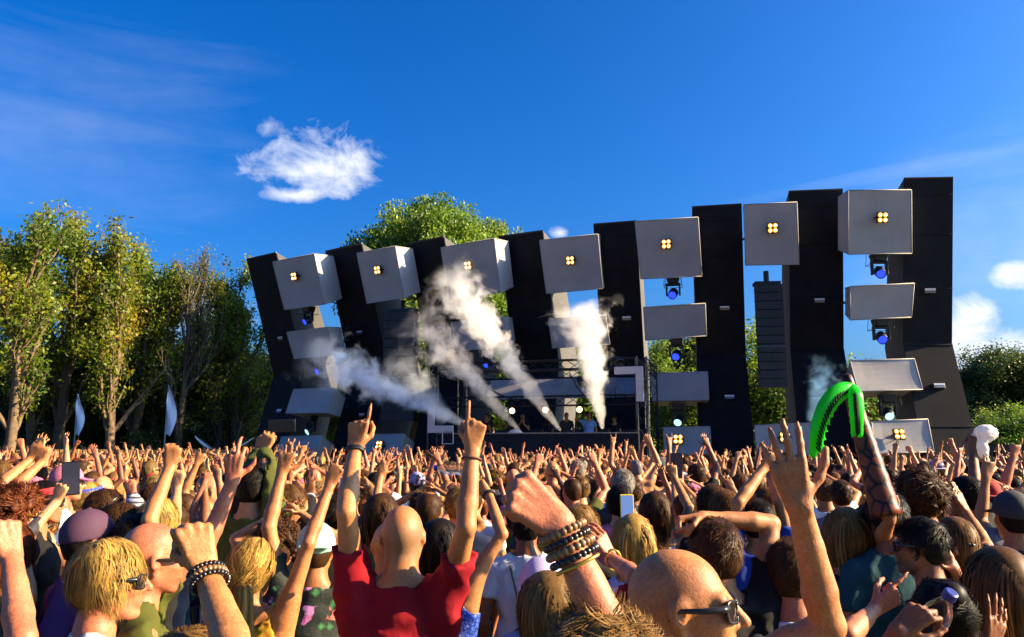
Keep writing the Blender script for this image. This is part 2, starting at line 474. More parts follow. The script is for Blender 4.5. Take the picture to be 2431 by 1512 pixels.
BOX1 = [[(646.9, 621.5), (745.7, 602.1), (770, 722.2), (674.9, 735.3)], [(846.5, 601), (937.9, 584.1), (959.5, 706.2), (870.7, 720.4)],
        [(1046.1, 587.9), (1173, 565.5), (1187.9, 694.2), (1064.7, 709.2)], [(1280.3, 570.6), (1418.8, 555.5), (1430.2, 684.6), (1296.6, 696.9)],
        [(1507.2, 525.7), (1656.4, 515.5), (1665.4, 655.3), (1520.7, 662.2)], [(1765, 486), (1890.7, 479.6), (1896.2, 627.4), (1769.2, 629.6)],
        [(2013.2, 452), (2162.4, 450.6), (2163.8, 601.2), (2013.2, 603.5)]]
BOX2 = {0: [(680.4, 788.6), (777.4, 776.3), (793.1, 842.3), (698, 851.3)], 2: [(1070.3, 765.1), (1196, 752), (1206, 822), (1084.1, 833.4)],
        3: [(1301.8, 757.1), (1437.1, 747.8), (1447, 817), (1310.8, 826.4)], 4: [(1526.8, 729.4), (1673.4, 720), (1676.3, 796.7), (1532, 807.7)],
        6: [(2017.8, 680.1), (2169.3, 672.3), (2162.4, 752.7), (2017.8, 759.6)]}
BOX3 = {0: [(697.2, 923.7), (794.2, 920.7), (777.4, 979.6), (677.8, 980.8)], 4: [(1542.3, 886.3), (1678.7, 882.2), (1682.4, 949.5), (1548, 951.5)],
        6: [(2017.8, 856), (2169.3, 851.4), (2189.1, 923.9), (2036.2, 929.4)]}
BOX4 = {0: [(668, 1036.5), (762.5, 1033.8), (748, 1092), (650, 1094)], 1: [(858, 1031.5), (958.5, 1030), (948, 1088), (846, 1090)],
        4: [(1574, 1014.3), (1684.5, 1012.7), (1688, 1078), (1577, 1079)], 5: [(1790.7, 1009.6), (1922.4, 1004), (1932, 1078), (1797, 1080)],
        6: [(2068, 1000.5), (2201.4, 994.6), (2216, 1072), (2078, 1077)]}
def col_pts(c, row, P):
    a = BOX1[c]; base = on_z(*a[0], 10.1); b2 = on_z(*a[1], 10.1)
    e = unit((b2 - base) * [1, 1, 0]); n = np.array([e[1], -e[0], 0.0])
    out = []
    for px, py in P:
        d = ray(px, py)
        # plane (p-base).n = off(z): leaning forward above the fold, backward below it
        if row <= 2: k1, k0 = .25, -.25 * 10.1
        else: k1, k0 = -.27, -.25 * 4.7 + .27 * 5.4
        # (CAM + t d - base).n = k0 + k1 * z
        t = (k0 + k1 * CAMZ - (CAM - base) @ n) / (d @ n - k1 * d[2])
        out.append(CAM + d * t)
    return out, e, n
def fabric_box(P, e, n, depth, taper, label, group):
    TLp, TRp, BRp, BLp = [np.asarray(p) for p in P]
    up = unit((TLp + TRp) / 2 - (BLp + BRp) / 2); back = unit(np.cross(up, e)); back = back if back @ n < 0 else -back
    c = (TLp + TRp + BRp + BLp) / 4; cb = c + back * depth
    bk = [cb + (p - c) * taper for p in (TLp, TRp, BRp, BLp)]
    # stretched cloth: subdivided faces that sag inwards a little between taut corners
    m = MB(); K = 6
    def face(A, B, C, D, sag):
        nn = unit(np.cross(B - A, D - A)); V = []
        for j in range(K + 1):
            for i in range(K + 1):
                u, v = i / K, j / K
                p = A * (1 - u) * (1 - v) + B * u * (1 - v) + C * u * v + D * (1 - u) * v
                V.append(p - nn * sag * (math.sin(math.pi * u) * math.sin(math.pi * v)) ** .7)
        m.add(np.array(V), [(j * (K + 1) + i, j * (K + 1) + i + 1, (j + 1) * (K + 1) + i + 1, (j + 1) * (K + 1) + i) for j in range(K) for i in range(K)])
    face(BLp, BRp, TRp, TLp, .035)
    face(bk[2], bk[3], bk[0], bk[1], .02)
    face(TLp, TRp, bk[1], bk[0], .03); face(bk[3], bk[2], BRp, BLp, .03)
    face(bk[3], BLp, TLp, bk[0], .03); face(BRp, bk[2], bk[1], TRp, .03)
    o = empty('fabric_box', tuple(c + back * depth / 2)); org = np.array(o.location)
    m.V = [v - org for v in m.V]; m.build('cover', M_FAB, o, smooth=False)
    s = MB()   # the seam along the front edges and the frame tube at the back
    for A, B in ((TLp, TRp), (TRp, BRp), (BRp, BLp), (BLp, TLp), (TLp, bk[0]), (TRp, bk[1]), (BRp, bk[2]), (BLp, bk[3])):
        s.tube([A - org, B - org], .018, 5)
    s.build('seam', M_FAB, o, smooth=True)
    # arm that carries the box from the wings behind
    a = MB(); a.tube([cb - org, cb - n * .9 - org], .05, 6); a.tube([cb - e * .9 - n * .5 - org, cb + e * .9 - n * .5 - org], .045, 6)
    a.build('carrier', M_TRUSS, o)
    tag(o, label, 'fabric box', group)
    return dict(o=o, c=c, e=e, n=n, up=up, front=-back, P=(TLp, TRp, BRp, BLp), w=np.linalg.norm(TRp - TLp), h=np.linalg.norm(TLp - BLp), depth=depth, back=back)
ROWNAME = {1: 'big white fabric cube in the top row', 2: 'shallow white fabric box below the top cubes', 3: 'shallow white fabric box tilted skywards', 4: 'pale fabric box at the stage foot'}
BOXES = {}
for row, tab in ((1, dict(enumerate(BOX1))), (2, BOX2), (3, BOX3), (4, BOX4)):
    for c, P in tab.items():
        pts, e, n = col_pts(c, row, P)
        BOXES[row, c] = fabric_box(pts, e, n, 1.25 if row == 1 else .95, .86 if row == 1 else .80,
                                   f'{ROWNAME[row]}, {ORD[c]} bay from the trees', 'white fabric boxes of the stage')
def blinder_proto():
    o = empty('blinder_light')
    m = MB(); m.box((0, 0, -.05), (.34, .34, .10)); m.build('housing', M_BLACK, o, bevel=.010)
    m = MB()
    for s1 in (-1, 1): m.tube([(s1 * .19, 0, -.03), (s1 * .19, 0, -.18)], .014, 6)
    m.box((0, 0, -.18), (.40, .05, .02)); m.build('yoke', M_BLACK, o)
    for x in (-1, 1):
        for y in (-1, 1):
            m = MB(); m.lathe([(.034, .016), (.055, .012), (.072, .0)], (x * .08, y * .08, .004), None, 14); rf = m.build('lamp', M_LAMP_RIM, o, smooth=True)
            m = MB(); m.lathe([(.001, .030), (.020, .027), (.036, .014)], (x * .08, y * .08, .004), None, 12); m.build('bulb', M_LAMP, rf, smooth=True)
    return o
bp = blinder_proto(); first = True
BL1 = [(697, 656), (895, 641), (1110, 630), (1353, 618), (1581, 579), (1834, 541), (2095, 516)]
BL4 = {1: (899, 1056), 4: (1609, 1042), 5: (1863, 1037), 6: (2135, 1030)}
def place_on_box(b, px, py, gap=.17):
    d = ray(px, py); t = ((b['c'] + b['front'] * gap - CAM) @ b['front']) / (d @ b['front']); return CAM + d * t
for row, tab in ((1, dict(enumerate(BL1))), (4, BL4)):
    for c, (px, py) in tab.items():
        b = BOXES[row, c]
        o = bp if first else copy_tree(bp); first = False
        Mx = frame(b['front'], b['e']); o.matrix_basis = Matrix.Translation(place_on_box(b, px, py)) @ Matrix(Mx).to_4x4()
        tag(o, f'lit amber blinder on the {"top cube" if row == 1 else "foot box"}, {ORD[c]} bay from the trees', 'stage light', 'four-lamp blinders on the stage')
# moving-head lights under the boxes
def mover_proto(lens):
    o = empty('moving_head_light')
    m = MB(); m.hexa([(-.16, -.16, -.22), (.16, -.16, -.22), (.16, .16, -.22), (-.16, .16, -.22), (-.21, -.19, 0), (.21, -.19, 0), (.21, .19, 0), (-.21, .19, 0)]); m.build('base', M_BLACK, o, bevel=.02)
    m = MB()
    for s1 in (-1, 1): m.box((s1 * .20, 0, -.40), (.055, .14, .40))
    m.box((0, 0, -.25), (.44, .14, .06)); m.build('yoke', M_BLACK, o, bevel=.012)
    A = frame((-.15, -.85, -.5))
    hd = MB(); hd.lathe([(.001, -.20), (.11, -.19), (.145, -.10), (.15, .02), (.135, .10), (.14, .19), (.125, .19), (.12, .17)], (0, 0, -.52), A, 16); hb = hd.build('head', M_BLACK, o, smooth=True)
    ln = MB(); ln.lathe([(.001, .185), (.06, .182), (.118, .165)], (0, 0, -.52), A, 14); ln.build('lens', lens, hb, smooth=True)
    cg = MB()
    for a in range(4):
        x, y = [(-.24, -.22), (.24, -.22), (.24, .22), (-.24, .22)][a]; cg.tube([(x, y, .02), (x * 1.15, y * 1.1, -.30)], .008, 4); x2, y2 = [(-.24, -.22), (.24, -.22), (.24, .22), (-.24, .22)][(a + 1) % 4]; cg.tube([(x * 1.15, y * 1.1, -.30), (x2 * 1.15, y2 * 1.1, -.30)], .008, 4)
    cg.build('cage', M_TRUSS, o)
    return o
mv = {'b': mover_proto(M_BLUE), 'c': mover_proto(M_COOL)}; used = {'b': False, 'c': False}
MOV = [(1, 0, 'b', .45), (2, 0, 'b', .55), (3, 0, 'c', .5), (1, 4, 'b', .52), (2, 4, 'b', .5), (3, 4, 'c', .45), (1, 6, 'b', .55), (2, 6, 'b', .55), (3, 6, 'c', .5), (2, 2, 'b', .55), (1, 3, 'b', .0), ]
for row, c, kd, fx in MOV:
    if fx == 0: continue
    b = BOXES[row, c]; TLp, TRp, BRp, BLp = b['P']
    o = mv[kd] if not used[kd] else copy_tree(mv[kd]); used[kd] = True
    p = BLp + (BRp - BLp) * fx + b['back'] * b['depth'] * .30; p = np.array(p); p[2] = min(BLp[2], BRp[2]) + (b['back'][2] * b['depth'] * .30) - .0
    o.location = p; o.rotation_euler = (0, 0, math.atan2(b['e'][1], b['e'][0])); o.scale = (1.15,) * 3
    tag(o, f'black moving light with {"blue" if kd == "b" else "cyan"} lens under the {["", "top cube", "second box", "third box"][row]}, {ORD[c]} bay from the trees', 'stage light', 'moving-head lights under the stage boxes')
# small white strobe bars on the wings
M_STROBE = simple('strobe_glass', (.7, .7, .74), .25, 6, .1, 0)
def strobe_proto():
    o = empty('strobe_bar')
    m = MB(); m.box((0, 0, -.05), (.36, .17, .10)); m.build('housing', M_BLACK, o, bevel=.01)
    m = MB(); m.box((0, .035, .006), (.32, .07, .02)); m.build('glass', M_STROBE, o, bevel=.004)
    m = MB(); m.box((0, -.045, .004), (.32, .05, .014)); m.build('reflector', M_ALU, o)
    return o
sp = strobe_proto(); first = True
ST = [(0, 'u', 665, 803), (1, 'u', 853, 789), (2, 'u', 1045, 780), (4, 'u', 1487, 755), (5, 'u', 1720, 731), (6, 'u', 1945, 713), (7, 'u', 2207, 690), (5, 'l', 1731, 942), (6, 'l', 1940, 948), (7, 'l', 2229, 915), (1, 'l', 858, 985), (0, 'l', 662, 975)]
for k, ul, px, py in ST:
    w = WINGS[k]; A, B, C = (w['KL'], w['KR'], w['TL']) if ul == 'u' else (w['BL'], w['BR'], w['KL'])
    nn = unit(np.cross(B - A, C - A)); nn = nn if nn @ w['n'] > 0 else -nn
    d = ray(px, py); t = ((A + nn * .10 - CAM) @ nn) / (d @ nn); p = CAM + d * t
    o = sp if first else copy_tree(sp); first = False
    o.matrix_basis = Matrix.Translation(p) @ Matrix(frame(nn, w['e'])).to_4x4()
    tag(o, f'white strobe bar on the {"upper" if ul == "u" else "lower"} half, {ORD[k]} dark wing from the trees', 'stage light', 'strobe bars on the wings')
# line arrays in the second and sixth bay
def line_array(c, px0, px1, py0, py1, n, label):
    b = BOXES[1, c]
    Y = b['c'][1] + .25
    TLp, BRp = at(px0, py0, Y), at(px1, py1, Y)
    w = BRp[0] - TLp[0]; hgt = (TLp[2] - BRp[2]) / n
    o = empty('line_array', ((TLp[0] + BRp[0]) / 2, Y, BRp[2]), math.atan2(b['e'][1], b['e'][0]) * .5)
    for k in range(n):
        m = MB(); z = (n - k - .5) * hgt; t = .03
        m.hexa([(-w / 2, 0, z - hgt / 2 + .008), (w / 2, 0, z - hgt / 2 + .008), (w / 2 - .1, .6, z - hgt / 2 + .03), (-w / 2 + .1, .6, z - hgt / 2 + .03), (-w / 2, 0, z + hgt / 2 - .008), (w / 2, 0, z + hgt / 2 - .008), (w / 2 - .1, .6, z + hgt / 2 - .03), (-w / 2 + .1, .6, z + hgt / 2 - .03)])
        cb_ = m.build('cabinet', M_BLACK, o, bevel=.01)
        gr = MB()
        for s1 in (-1, 1):
            gr.box((s1 * w * .25, -.006, z), (w * .42, .012, hgt - .06))
        gr.build('grille', simple('black_grille', (.018, .018, .02), .7, 30, .4, .5, 150), cb_)
    m = MB(); m.box((0, .3, n * hgt + .06), (w * .9, .5, .1)); m.tube([(0, .3, n * hgt + .1), (0, .3, n * hgt + .5)], .09, 8); m.build('flying_frame', M_TRUSS, o)
    m = MB(); m.box((0, -.012, n * hgt * .395), (w, .015, .014)); m.build('joint_bar', M_ALU, o)
    tag(o, label, 'loudspeaker', 'hanging loudspeaker columns')
line_array(1, 908, 984, 738, 1000, 12, 'tall black loudspeaker column hanging in the second bay, half behind smoke')
line_array(5, 1791, 1870, 674, 920, 12, 'tall black loudspeaker column hanging in the sixth bay, trees visible below it')

# ---------------------------------------------------------------- DJ booth
def truss(m, A, B, w=.30, nb=None, r=.025):
    A, B = np.asarray(A, float), np.asarray(B, float); L = np.linalg.norm(B - A); F_ = frame(B - A)
    nb = nb or max(2, int(L / .45)); cs = [F_ @ np.array([sx * w / 2, sy * w / 2, 0]) for sx, sy in ((-1, -1), (1, -1), (1, 1), (-1, 1))]
    for c in cs: m.tube([A + c, B + c], r, 6)
    for i in range(nb):
        p, q = A + (B - A) * i / nb, A + (B - A) * (i + 1) / nb
        for a in range(4):
            c0, c1 = cs[a], cs[(a + 1) % 4]
            if i % 2: c0, c1 = c1, c0
            m.tube([p + c0, q + c1], r * .5, 4)
BYAW = R(-16); be = np.array([math.cos(BYAW), math.sin(BYAW), 0]); bn = np.array([be[1], -be[0], 0])
BR0 = at(1536, 1062, 25.6) * [1, 1, 0]                      # right front corner on the ground
d_ = ray(1012, 1062); tt = np.linalg.solve(np.array([[d_[0], be[0]], [d_[1], be[1]]]), BR0[:2])
BW = tt[1]; BL0 = BR0 - be * BW; BD = 3.3; bk = -bn
booth = empty('dj_booth', tuple(BL0 + be * BW / 2), 0)
borg = np.array(booth.location)
Bp = lambda u, v, z: BL0 + be * u + bk * v + np.array([0, 0, z]) - borg   # u right, v back
RB = np.stack([be, bk, [0, 0, 1]], 1)
m = MB(); m.box(Bp(BW / 2, .1, 1.25), (BW - .5, .06, 2.5), RB); m.build('fascia', simple('navy_fascia', (.010, .014, .024), .7, 2, .2, Specular_IOR_Level=.15), booth)
m = MB(); m.box(Bp(BW / 2, BD / 2, 1.45), (BW - .4, BD, .12), RB); m.build('deck', M_BLACK, booth)
m = MB(); m.tube([Bp(.3, .05, 2.52), Bp(BW - .3, .05, 2.52)], .025, 6); m.build('fascia_rail', M_ALU, booth)
for u, v in ((.15, .15), (BW - .15, .15), (.15, BD - .15), (BW - .15, BD - .15)):
    m = MB(); truss(m, Bp(u, v, 0), Bp(u, v, 4.95), .32); m.build('truss_tower', M_TRUSS, booth)
for (u0, v0), (u1, v1), z in (((.3, .15), (BW - .3, .15), 4.75), ((.3, BD - .15), (BW - .3, BD - .15), 4.75), ((.15, .3), (.15, BD - .3), 4.75), ((BW - .15, .3), (BW - .15, BD - .3), 4.75), ((.4, .9), (BW - .4, .9), 3.62)):
    m = MB(); truss(m, Bp(u0, v0, z), Bp(u1, v1, z), .32); m.build('truss_beam', M_TRUSS, booth)
# grey cloth under the roof, facing the crowd
m = MB(); slab(m, Bp(1.7, 1.2, 3.72), Bp(BW - 1.2, 1.2, 3.72), Bp(BW - 1.2, 1.9, 4.45), Bp(1.7, 1.9, 4.45), bk * .03); m.build('roof_cloth', simple('grey_roof_cloth', (.16, .16, .17), .8, 2, .2), booth)
m = MB(); slab(m, Bp(BW - 1.15, 1.1, 3.72), Bp(BW - .35, 1.1, 3.72), Bp(BW - .35, 1.5, 4.4), Bp(BW - 1.15, 1.5, 4.4), bk * .03); m.build('silver_panel', M_ALU, booth)
m = MB(); m.box(Bp(BW / 2, BD - .05, 2.1), (BW - .7, .05, 1.2), RB); m.build('back_wall', M_BLACK, booth)
# the white corner marks of the booth's logo frame and thin square outlines
def lmark(u0, z0, du, dz, sgnu, sgnz, name='corner_mark', th=.24):
    m = MB(); v = -.06
    m.box(Bp(u0 + sgnu * du / 2, v, z0 - sgnz * th / 2), (du, .05, th), RB)
    m.box(Bp(u0 + sgnu * th / 2, v, z0 - sgnz * (th + (dz - th) / 2)), (th, .05, dz - th - .004), RB)
    m.build(name, M_WHITE, booth)
lmark(BW - .06, 4.62, .92, 1.12, -1, 1)
lmark(.06, 2.55, .92, .85, 1, -1)
m = MB()
for a, b_ in (((.62, 2.62), (1.0, 2.62)), ((1.0, 2.62), (1.0, 2.18)), ((1.0, 2.18), (.62, 2.18)), ((.62, 2.18), (.62, 2.62))): m.tube([Bp(a[0], -.12, a[1]), Bp(b_[0], -.12, b_[1])], .018, 4)
m.build('thin_square', M_WHITE, booth)
m = MB(); tb = [(2.2, 2.3), (4.2, 2.3)]
m.box(Bp(BW * .52, 1.0, 2.40), (2.6, .7, .10), RB); m.box(Bp(BW * .52, 1.0, 1.92), (2.5, .6, .8), RB); m.build('mixing_desk', M_BLACK, booth, bevel=.02)
m = MB(); m.lathe([(.001, .16), (.16, .14), (.26, .05), (.28, 0)], Bp(BW * .40, .55, 2.5), None, 16); m.build('white_dome', M_WHITE, booth, smooth=True)
# cables drooping from the truss
for u0, u1, z0, z1 in ((1.4, 3.1, 4.55, 3.6), (4.9, 5.6, 4.5, 3.55)):
    tt_ = np.linspace(0, 1, 9); m = MB(); m.tube([Bp(u0 + (u1 - u0) * a, .4, z0 + (z1 - z0) * a - .12 * math.sin(math.pi * a)) for a in tt_], .025, 5); m.build('cable', M_BLACK, booth)
tag(booth, 'black truss DJ booth with white corner marks and dark fascia', 'DJ booth')
# booth lamps
for k, (px, py) in enumerate(((1215, 975), (1294, 973), (1375, 972))):
    o = empty('booth_lamp'); d = ray(px, py); t = ((Bp(0, .8, 0) + borg - CAM) @ bn) / (d @ bn); o.location = CAM + d * t
    A = frame((-.2, -1, -.1))
    m = MB(); m.lathe([(.001, -.16), (.09, -.14), (.11, 0), (.10, .0)], (0, 0, 0), A, 12); m.build('can', M_BLACK, o, smooth=True)
    m = MB(); m.lathe([(.001, .015), (.06, .01), (.092, -.01)], (0, 0, 0), A, 12); m.build('bulb', M_LAMP, o, smooth=True)
    m = MB(); m.tube([(0, .05, .08), (0, .05, 3.62 - o.location.z)], .015, 5); m.build('hanger', M_BLACK, o)
    tag(o, 'small round warm lamp hanging inside the DJ booth', 'stage light', 'warm lamps in the DJ booth')
# two dark spotlights on the booth roof
for k, (px, py, v) in enumerate(((1380, 905, .2), (1190, 872, .1), (1465, 858, .1))):
    o = empty('roof_spotlight'); d = ray(px, py); t = ((Bp(0, v, 0) + borg - CAM) @ bn) / (d @ bn); o.location = CAM + d * t
    m = MB(); A = frame((.3, -.8, -.5)); m.lathe([(.001, -.2), (.12, -.18), (.15, .05), (.17, .2), (.15, .2), (.12, .1), (.001, .08)], (0, 0, 0), A, 12); m.build('can', M_BLACK, o, smooth=True)
    m = MB(); m.box((0, .05, .14), (.4, .05, .06)); m.box((.2, .05, 0), (.03, .06, .3)); m.box((-.2, .05, 0), (.03, .06, .3)); m.build('bracket', M_TRUSS, o)
    tag(o, ['black spotlight hanging in front of the grey booth cloth', 'black spotlight standing on the booth truss near the thickest smoke', 'black spotlight on the booth truss above the white corner mark'][k], 'stage light', 'spotlights on the booth truss')

# ================================================================ trees
def leaf_mat(name, stops, trans=.45):
    m, t, out = material(name)
    a = N(t, 'ShaderNodeAttribute', attribute_name='rnd')
    c = ramp(t, a.outputs['Fac'], stops)
    oi = N(t, 'ShaderNodeObjectInfo')
    hsv = N(t, 'ShaderNodeHueSaturation'); lk(t, c, hsv.inputs['Color'])
    mr = N(t, 'ShaderNodeMapRange'); mr.inputs['To Min'].default_value = .485; mr.inputs['To Max'].default_value = .515; lk(t, oi.outputs['Random'], mr.inputs['Value']); lk(t, mr.outputs[0], hsv.inputs['Hue'])
    d = N(t, 'ShaderNodeBsdfPrincipled'); lk(t, hsv.outputs[0], d.inputs['Base Color']); d.inputs['Roughness'].default_value = .5
    tr = N(t, 'ShaderNodeBsdfTranslucent'); lk(t, hsv.outputs[0], tr.inputs['Color'])
    mx = N(t, 'ShaderNodeMixShader'); mx.inputs[0].default_value = trans
    lk(t, d.outputs[0], mx.inputs[1]); lk(t, tr.outputs[0], mx.inputs[2]); lk(t, mx.outputs[0], out.inputs['Surface'])
    return m
M_BARK = simple('bark', (.13, .085, .05), .9, 5, .4, .8, 25)
M_BARKD = simple('dark_bark', (.06, .045, .03), .9, 5, .4, .8, 25)
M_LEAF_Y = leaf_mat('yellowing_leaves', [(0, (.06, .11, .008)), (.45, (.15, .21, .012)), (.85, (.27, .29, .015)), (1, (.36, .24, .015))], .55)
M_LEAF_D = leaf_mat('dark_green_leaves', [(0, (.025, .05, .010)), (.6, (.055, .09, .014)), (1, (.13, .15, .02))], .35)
M_LEAF_G = leaf_mat('fresh_green_leaves', [(0, (.05, .10, .010)), (.5, (.11, .19, .014)), (1, (.22, .29, .02))], .5)
def grow(seed, H, trunk, levels, nb, spread, upright, lenf, wiggle=.12, r0=.22, leader=.62):
    rr = np.random.default_rng(seed); segs = []; tips = []
    def br(p, d, L, r, lev):
        n = 5; pts = [p]; rad = [r]
        for i in range(n):
            d = unit(d + rr.normal(size=3) * (wiggle if lev else .035) + np.array([0, 0, upright * .10]))
            p = p + d * L / n; pts.append(p); rad.append(r * (1 - .55 * (i + 1) / n))
            if lev >= levels - 1: tips.append((p, lev))
        segs.append((pts, rad))
        if lev >= levels: return
        for k in range(nb[lev]):
            t = rr.uniform(.25 if lev else trunk, 1.0); i = min(int(t * n), n - 1)
            q = pts[i] + (pts[i + 1] - pts[i]) * (t * n - i)
            az = rr.uniform(0, 6.28); F_ = frame(unit(pts[i + 1] - pts[i]))
            tilt = spread * rr.uniform(.6, 1.25)
            dv = F_ @ np.array([math.sin(tilt) * math.cos(az), math.sin(tilt) * math.sin(az), math.cos(tilt)])
            br(q, dv, L * lenf * rr.uniform(.7, 1.15) * (1.15 - .5 * t if lev == 0 else 1), max(rad[i] * .55, .012), lev + 1)
    br(np.zeros(3), np.array([0, 0, 1.]), H * leader, r0, 0)
    return segs, tips
def tree_meshes(name, seed, H, trunk, nb, spread, upright, lenf, nleaf, lsize, clus, lmat, bark, leader=.62, r0=.22):
    segs, tips = grow(seed, H, trunk, 3, nb, spread, upright, lenf, r0=r0, leader=leader)
    rr = np.random.default_rng(seed + 1); m = MB()
    for pts, rad in segs: m.tube(pts, rad, 6 if rad[0] > .05 else 3, False)
    P = np.array([t[0] for t in tips]); zmax = np.percentile(P[:, 2], 98.5); sc_ = H / zmax; lsize = lsize / sc_; clus = clus / sc_
    c = P[rr.integers(0, len(P), nleaf)] + rr.normal(size=(nleaf, 3)) * clus
    a = unit(rr.normal(size=3)); A = rr.normal(size=(nleaf, 3)); A /= np.linalg.norm(A, axis=1)[:, None]
    B = np.cross(A, rr.normal(size=(nleaf, 3))); B /= np.linalg.norm(B, axis=1)[:, None]
    s = lsize * rr.uniform(.6, 1.4, size=(nleaf, 1))
    V = np.stack([c - A * s, c + B * s * .55, c + A * s, c - B * s * .55], 1).reshape(-1, 3) * sc_
    F = np.arange(nleaf * 4).reshape(-1, 4)
    tone = np.clip(.5 + .22 * np.sin(c[:, 0] * 1.7 + seed) + .22 * np.sin(c[:, 2] * 1.3 + c[:, 1]) + rr.normal(size=nleaf) * .18, 0, 1)
    m.V = [v * sc_ for v in m.V]
    tm = m.mesh(name + '_trunk', bark, True)
    lm = mesh_np(name + '_crown', V, F, [lmat], smooth=False, attrs={'rnd': np.repeat(tone, 4)})
    return tm, lm, H
def dome_tree(name, seed, H, cz, rad, nclump, nleaf, lsize, sig, lmat, bark, r0):
    rr = np.random.default_rng(seed); u = rr.normal(size=(nclump, 3)); u[:, 2] = np.abs(u[:, 2]) * 1.1 - .35; u /= np.linalg.norm(u, axis=1)[:, None]
    C = np.array([0, 0, cz]) + u * np.array(rad) * rr.uniform(.72, 1.0, size=(nclump, 1)) * (1 + .06 * np.sin(u[:, :1] * 5 + seed)); C[:, 2] = np.minimum(C[:, 2], H - sig)
    m = MB(); m.tube([(0, 0, 0), (.1, .05, cz * .35), (0, .1, cz * .7), (.05, 0, cz)], [r0, r0 * .8, r0 * .6, r0 * .3], 8)
    for c in C[::2]:
        b = np.array([0, 0, cz * rr.uniform(.45, .95)]); mid = (b + c) / 2 + [0, 0, .5]; m.tube([b, mid, c], [r0 * .3, r0 * .18, .03], 4, False)
    k = rr.integers(0, nclump, nleaf); g_ = rr.normal(size=(nleaf, 3)); g_ /= np.linalg.norm(g_, axis=1)[:, None]; g_ *= rr.random((nleaf, 1)) ** .45
    c = C[k] + g_ * sig * rr.uniform(.8, 1.5, size=nclump)[k][:, None] * [1, 1, .75]
    A = rr.normal(size=(nleaf, 3)); A /= np.linalg.norm(A, axis=1)[:, None]; B = np.cross(A, rr.normal(size=(nleaf, 3))); B /= np.linalg.norm(B, axis=1)[:, None]
    s = lsize * rr.uniform(.6, 1.4, size=(nleaf, 1)); V = np.stack([c - A * s, c + B * s * .6, c + A * s, c - B * s * .6], 1).reshape(-1, 3)
    tone = np.clip(.5 + .3 * np.sin(k * 2.4) + rr.normal(size=nleaf) * .2, 0, 1)
    return m.mesh(name + '_trunk', bark, True), mesh_np(name + '_crown', V, np.arange(nleaf * 4).reshape(-1, 4), [lmat], smooth=False, attrs={'rnd': np.repeat(tone, 4)}), H
TREES = {
    'sparse': tree_meshes('sparse', 3, 13, .22, (20, 8, 5), .50, 1.3, .40, 9000, .10, .24, M_LEAF_Y, M_BARK, r0=.22),
    'sparse2': tree_meshes('sparse2', 8, 13, .20, (22, 8, 5), .55, 1.1, .38, 9500, .10, .26, M_LEAF_Y, M_BARKD, r0=.22),
    'bare': tree_meshes('bare', 21, 13, .2, (18, 9, 6), .45, 1.6, .42, 2500, .06, .25, M_LEAF_Y, M_BARKD, r0=.18),
    'dark': tree_meshes('dark', 5, 10, .12, (16, 7, 4), .85, .5, .46, 30000, .09, .36, M_LEAF_D, M_BARKD, r0=.22),
    'round': dome_tree('round', 14, 12, 8.1, (4.4, 4.4, 3.3), 170, 42000, .08, .78, M_LEAF_G, M_BARKD, .34),
    'bush': tree_meshes('bush', 33, 6, .02, (16, 7, 4), .75, .8, .55, 16000, .065, .26, M_LEAF_G, M_BARKD, r0=.10),
}
TLABEL = {'sparse': 'tall sparse yellow-leaved tree', 'sparse2': 'tall open yellow-green tree', 'bare': 'nearly bare twiggy tree', 'dark': 'dense dark green tree', 'round': 'big round fresh-green tree', 'bush': 'bushy light-green young tree'}
def tree(kind, px, Y, ytop, rz, where, wide=1.0, group='trees round the field'):
    tm, lm, H0 = TREES[kind]
    p = at(px, ytop, Y); hgt = p[2]
    o = empty('tree', (p[0], Y, 0), R(rz)); s = hgt / H0; o.scale = (s * wide, s * wide, s)
    link('trunk', tm, o); link('crown', lm, o)
    tag(o, f'{TLABEL[kind]} {where}', 'tree', group); return o
for a in [('sparse', 72, 41, 512, 20, 'with a sunlit bare lower trunk behind the crowd'), ('sparse2', -75, 44, 540, 140, 'at the edge of the wood, outermost of its row'), ('sparse2', 185, 46, 528, 75, 'just behind the sunlit bare trunk'),
          ('sparse', 305, 45, 556, 200, 'above the white feather flags'), ('sparse2', 250, 52, 640, 300, 'set back between two taller trees'),
          ('sparse', 130, 48, 560, 300, 'in the second row behind the sunlit trunk'), ('sparse2', 345, 48, 590, 110, 'behind the flags with a leaning crown'), ('sparse2', 530, 49, 690, 190, 'low beside the outermost wing'), ('bare', 455, 47, 596, 60, 'beside the stage, rising over its neighbours'), ('sparse2', 400, 50, 650, 20, 'right below the bare twigs'), ('bare', 500, 52, 655, 170, 'half hidden behind the darker trees by the stage'), ('sparse', 590, 50, 640, 250, 'touching the outermost dark stage wing', .9)]: tree(*a)
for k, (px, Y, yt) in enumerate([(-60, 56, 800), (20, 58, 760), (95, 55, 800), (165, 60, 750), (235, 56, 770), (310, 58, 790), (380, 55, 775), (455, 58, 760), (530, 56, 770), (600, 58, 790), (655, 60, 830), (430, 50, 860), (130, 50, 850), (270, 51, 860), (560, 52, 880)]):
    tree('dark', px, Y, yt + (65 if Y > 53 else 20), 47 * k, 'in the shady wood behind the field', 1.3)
tree('round', 1012, 50, 462, 15, 'rising above the middle of the stage', .78)
tree('round', 1160, 53, 505, 140, 'showing behind the larger round crown', .55)
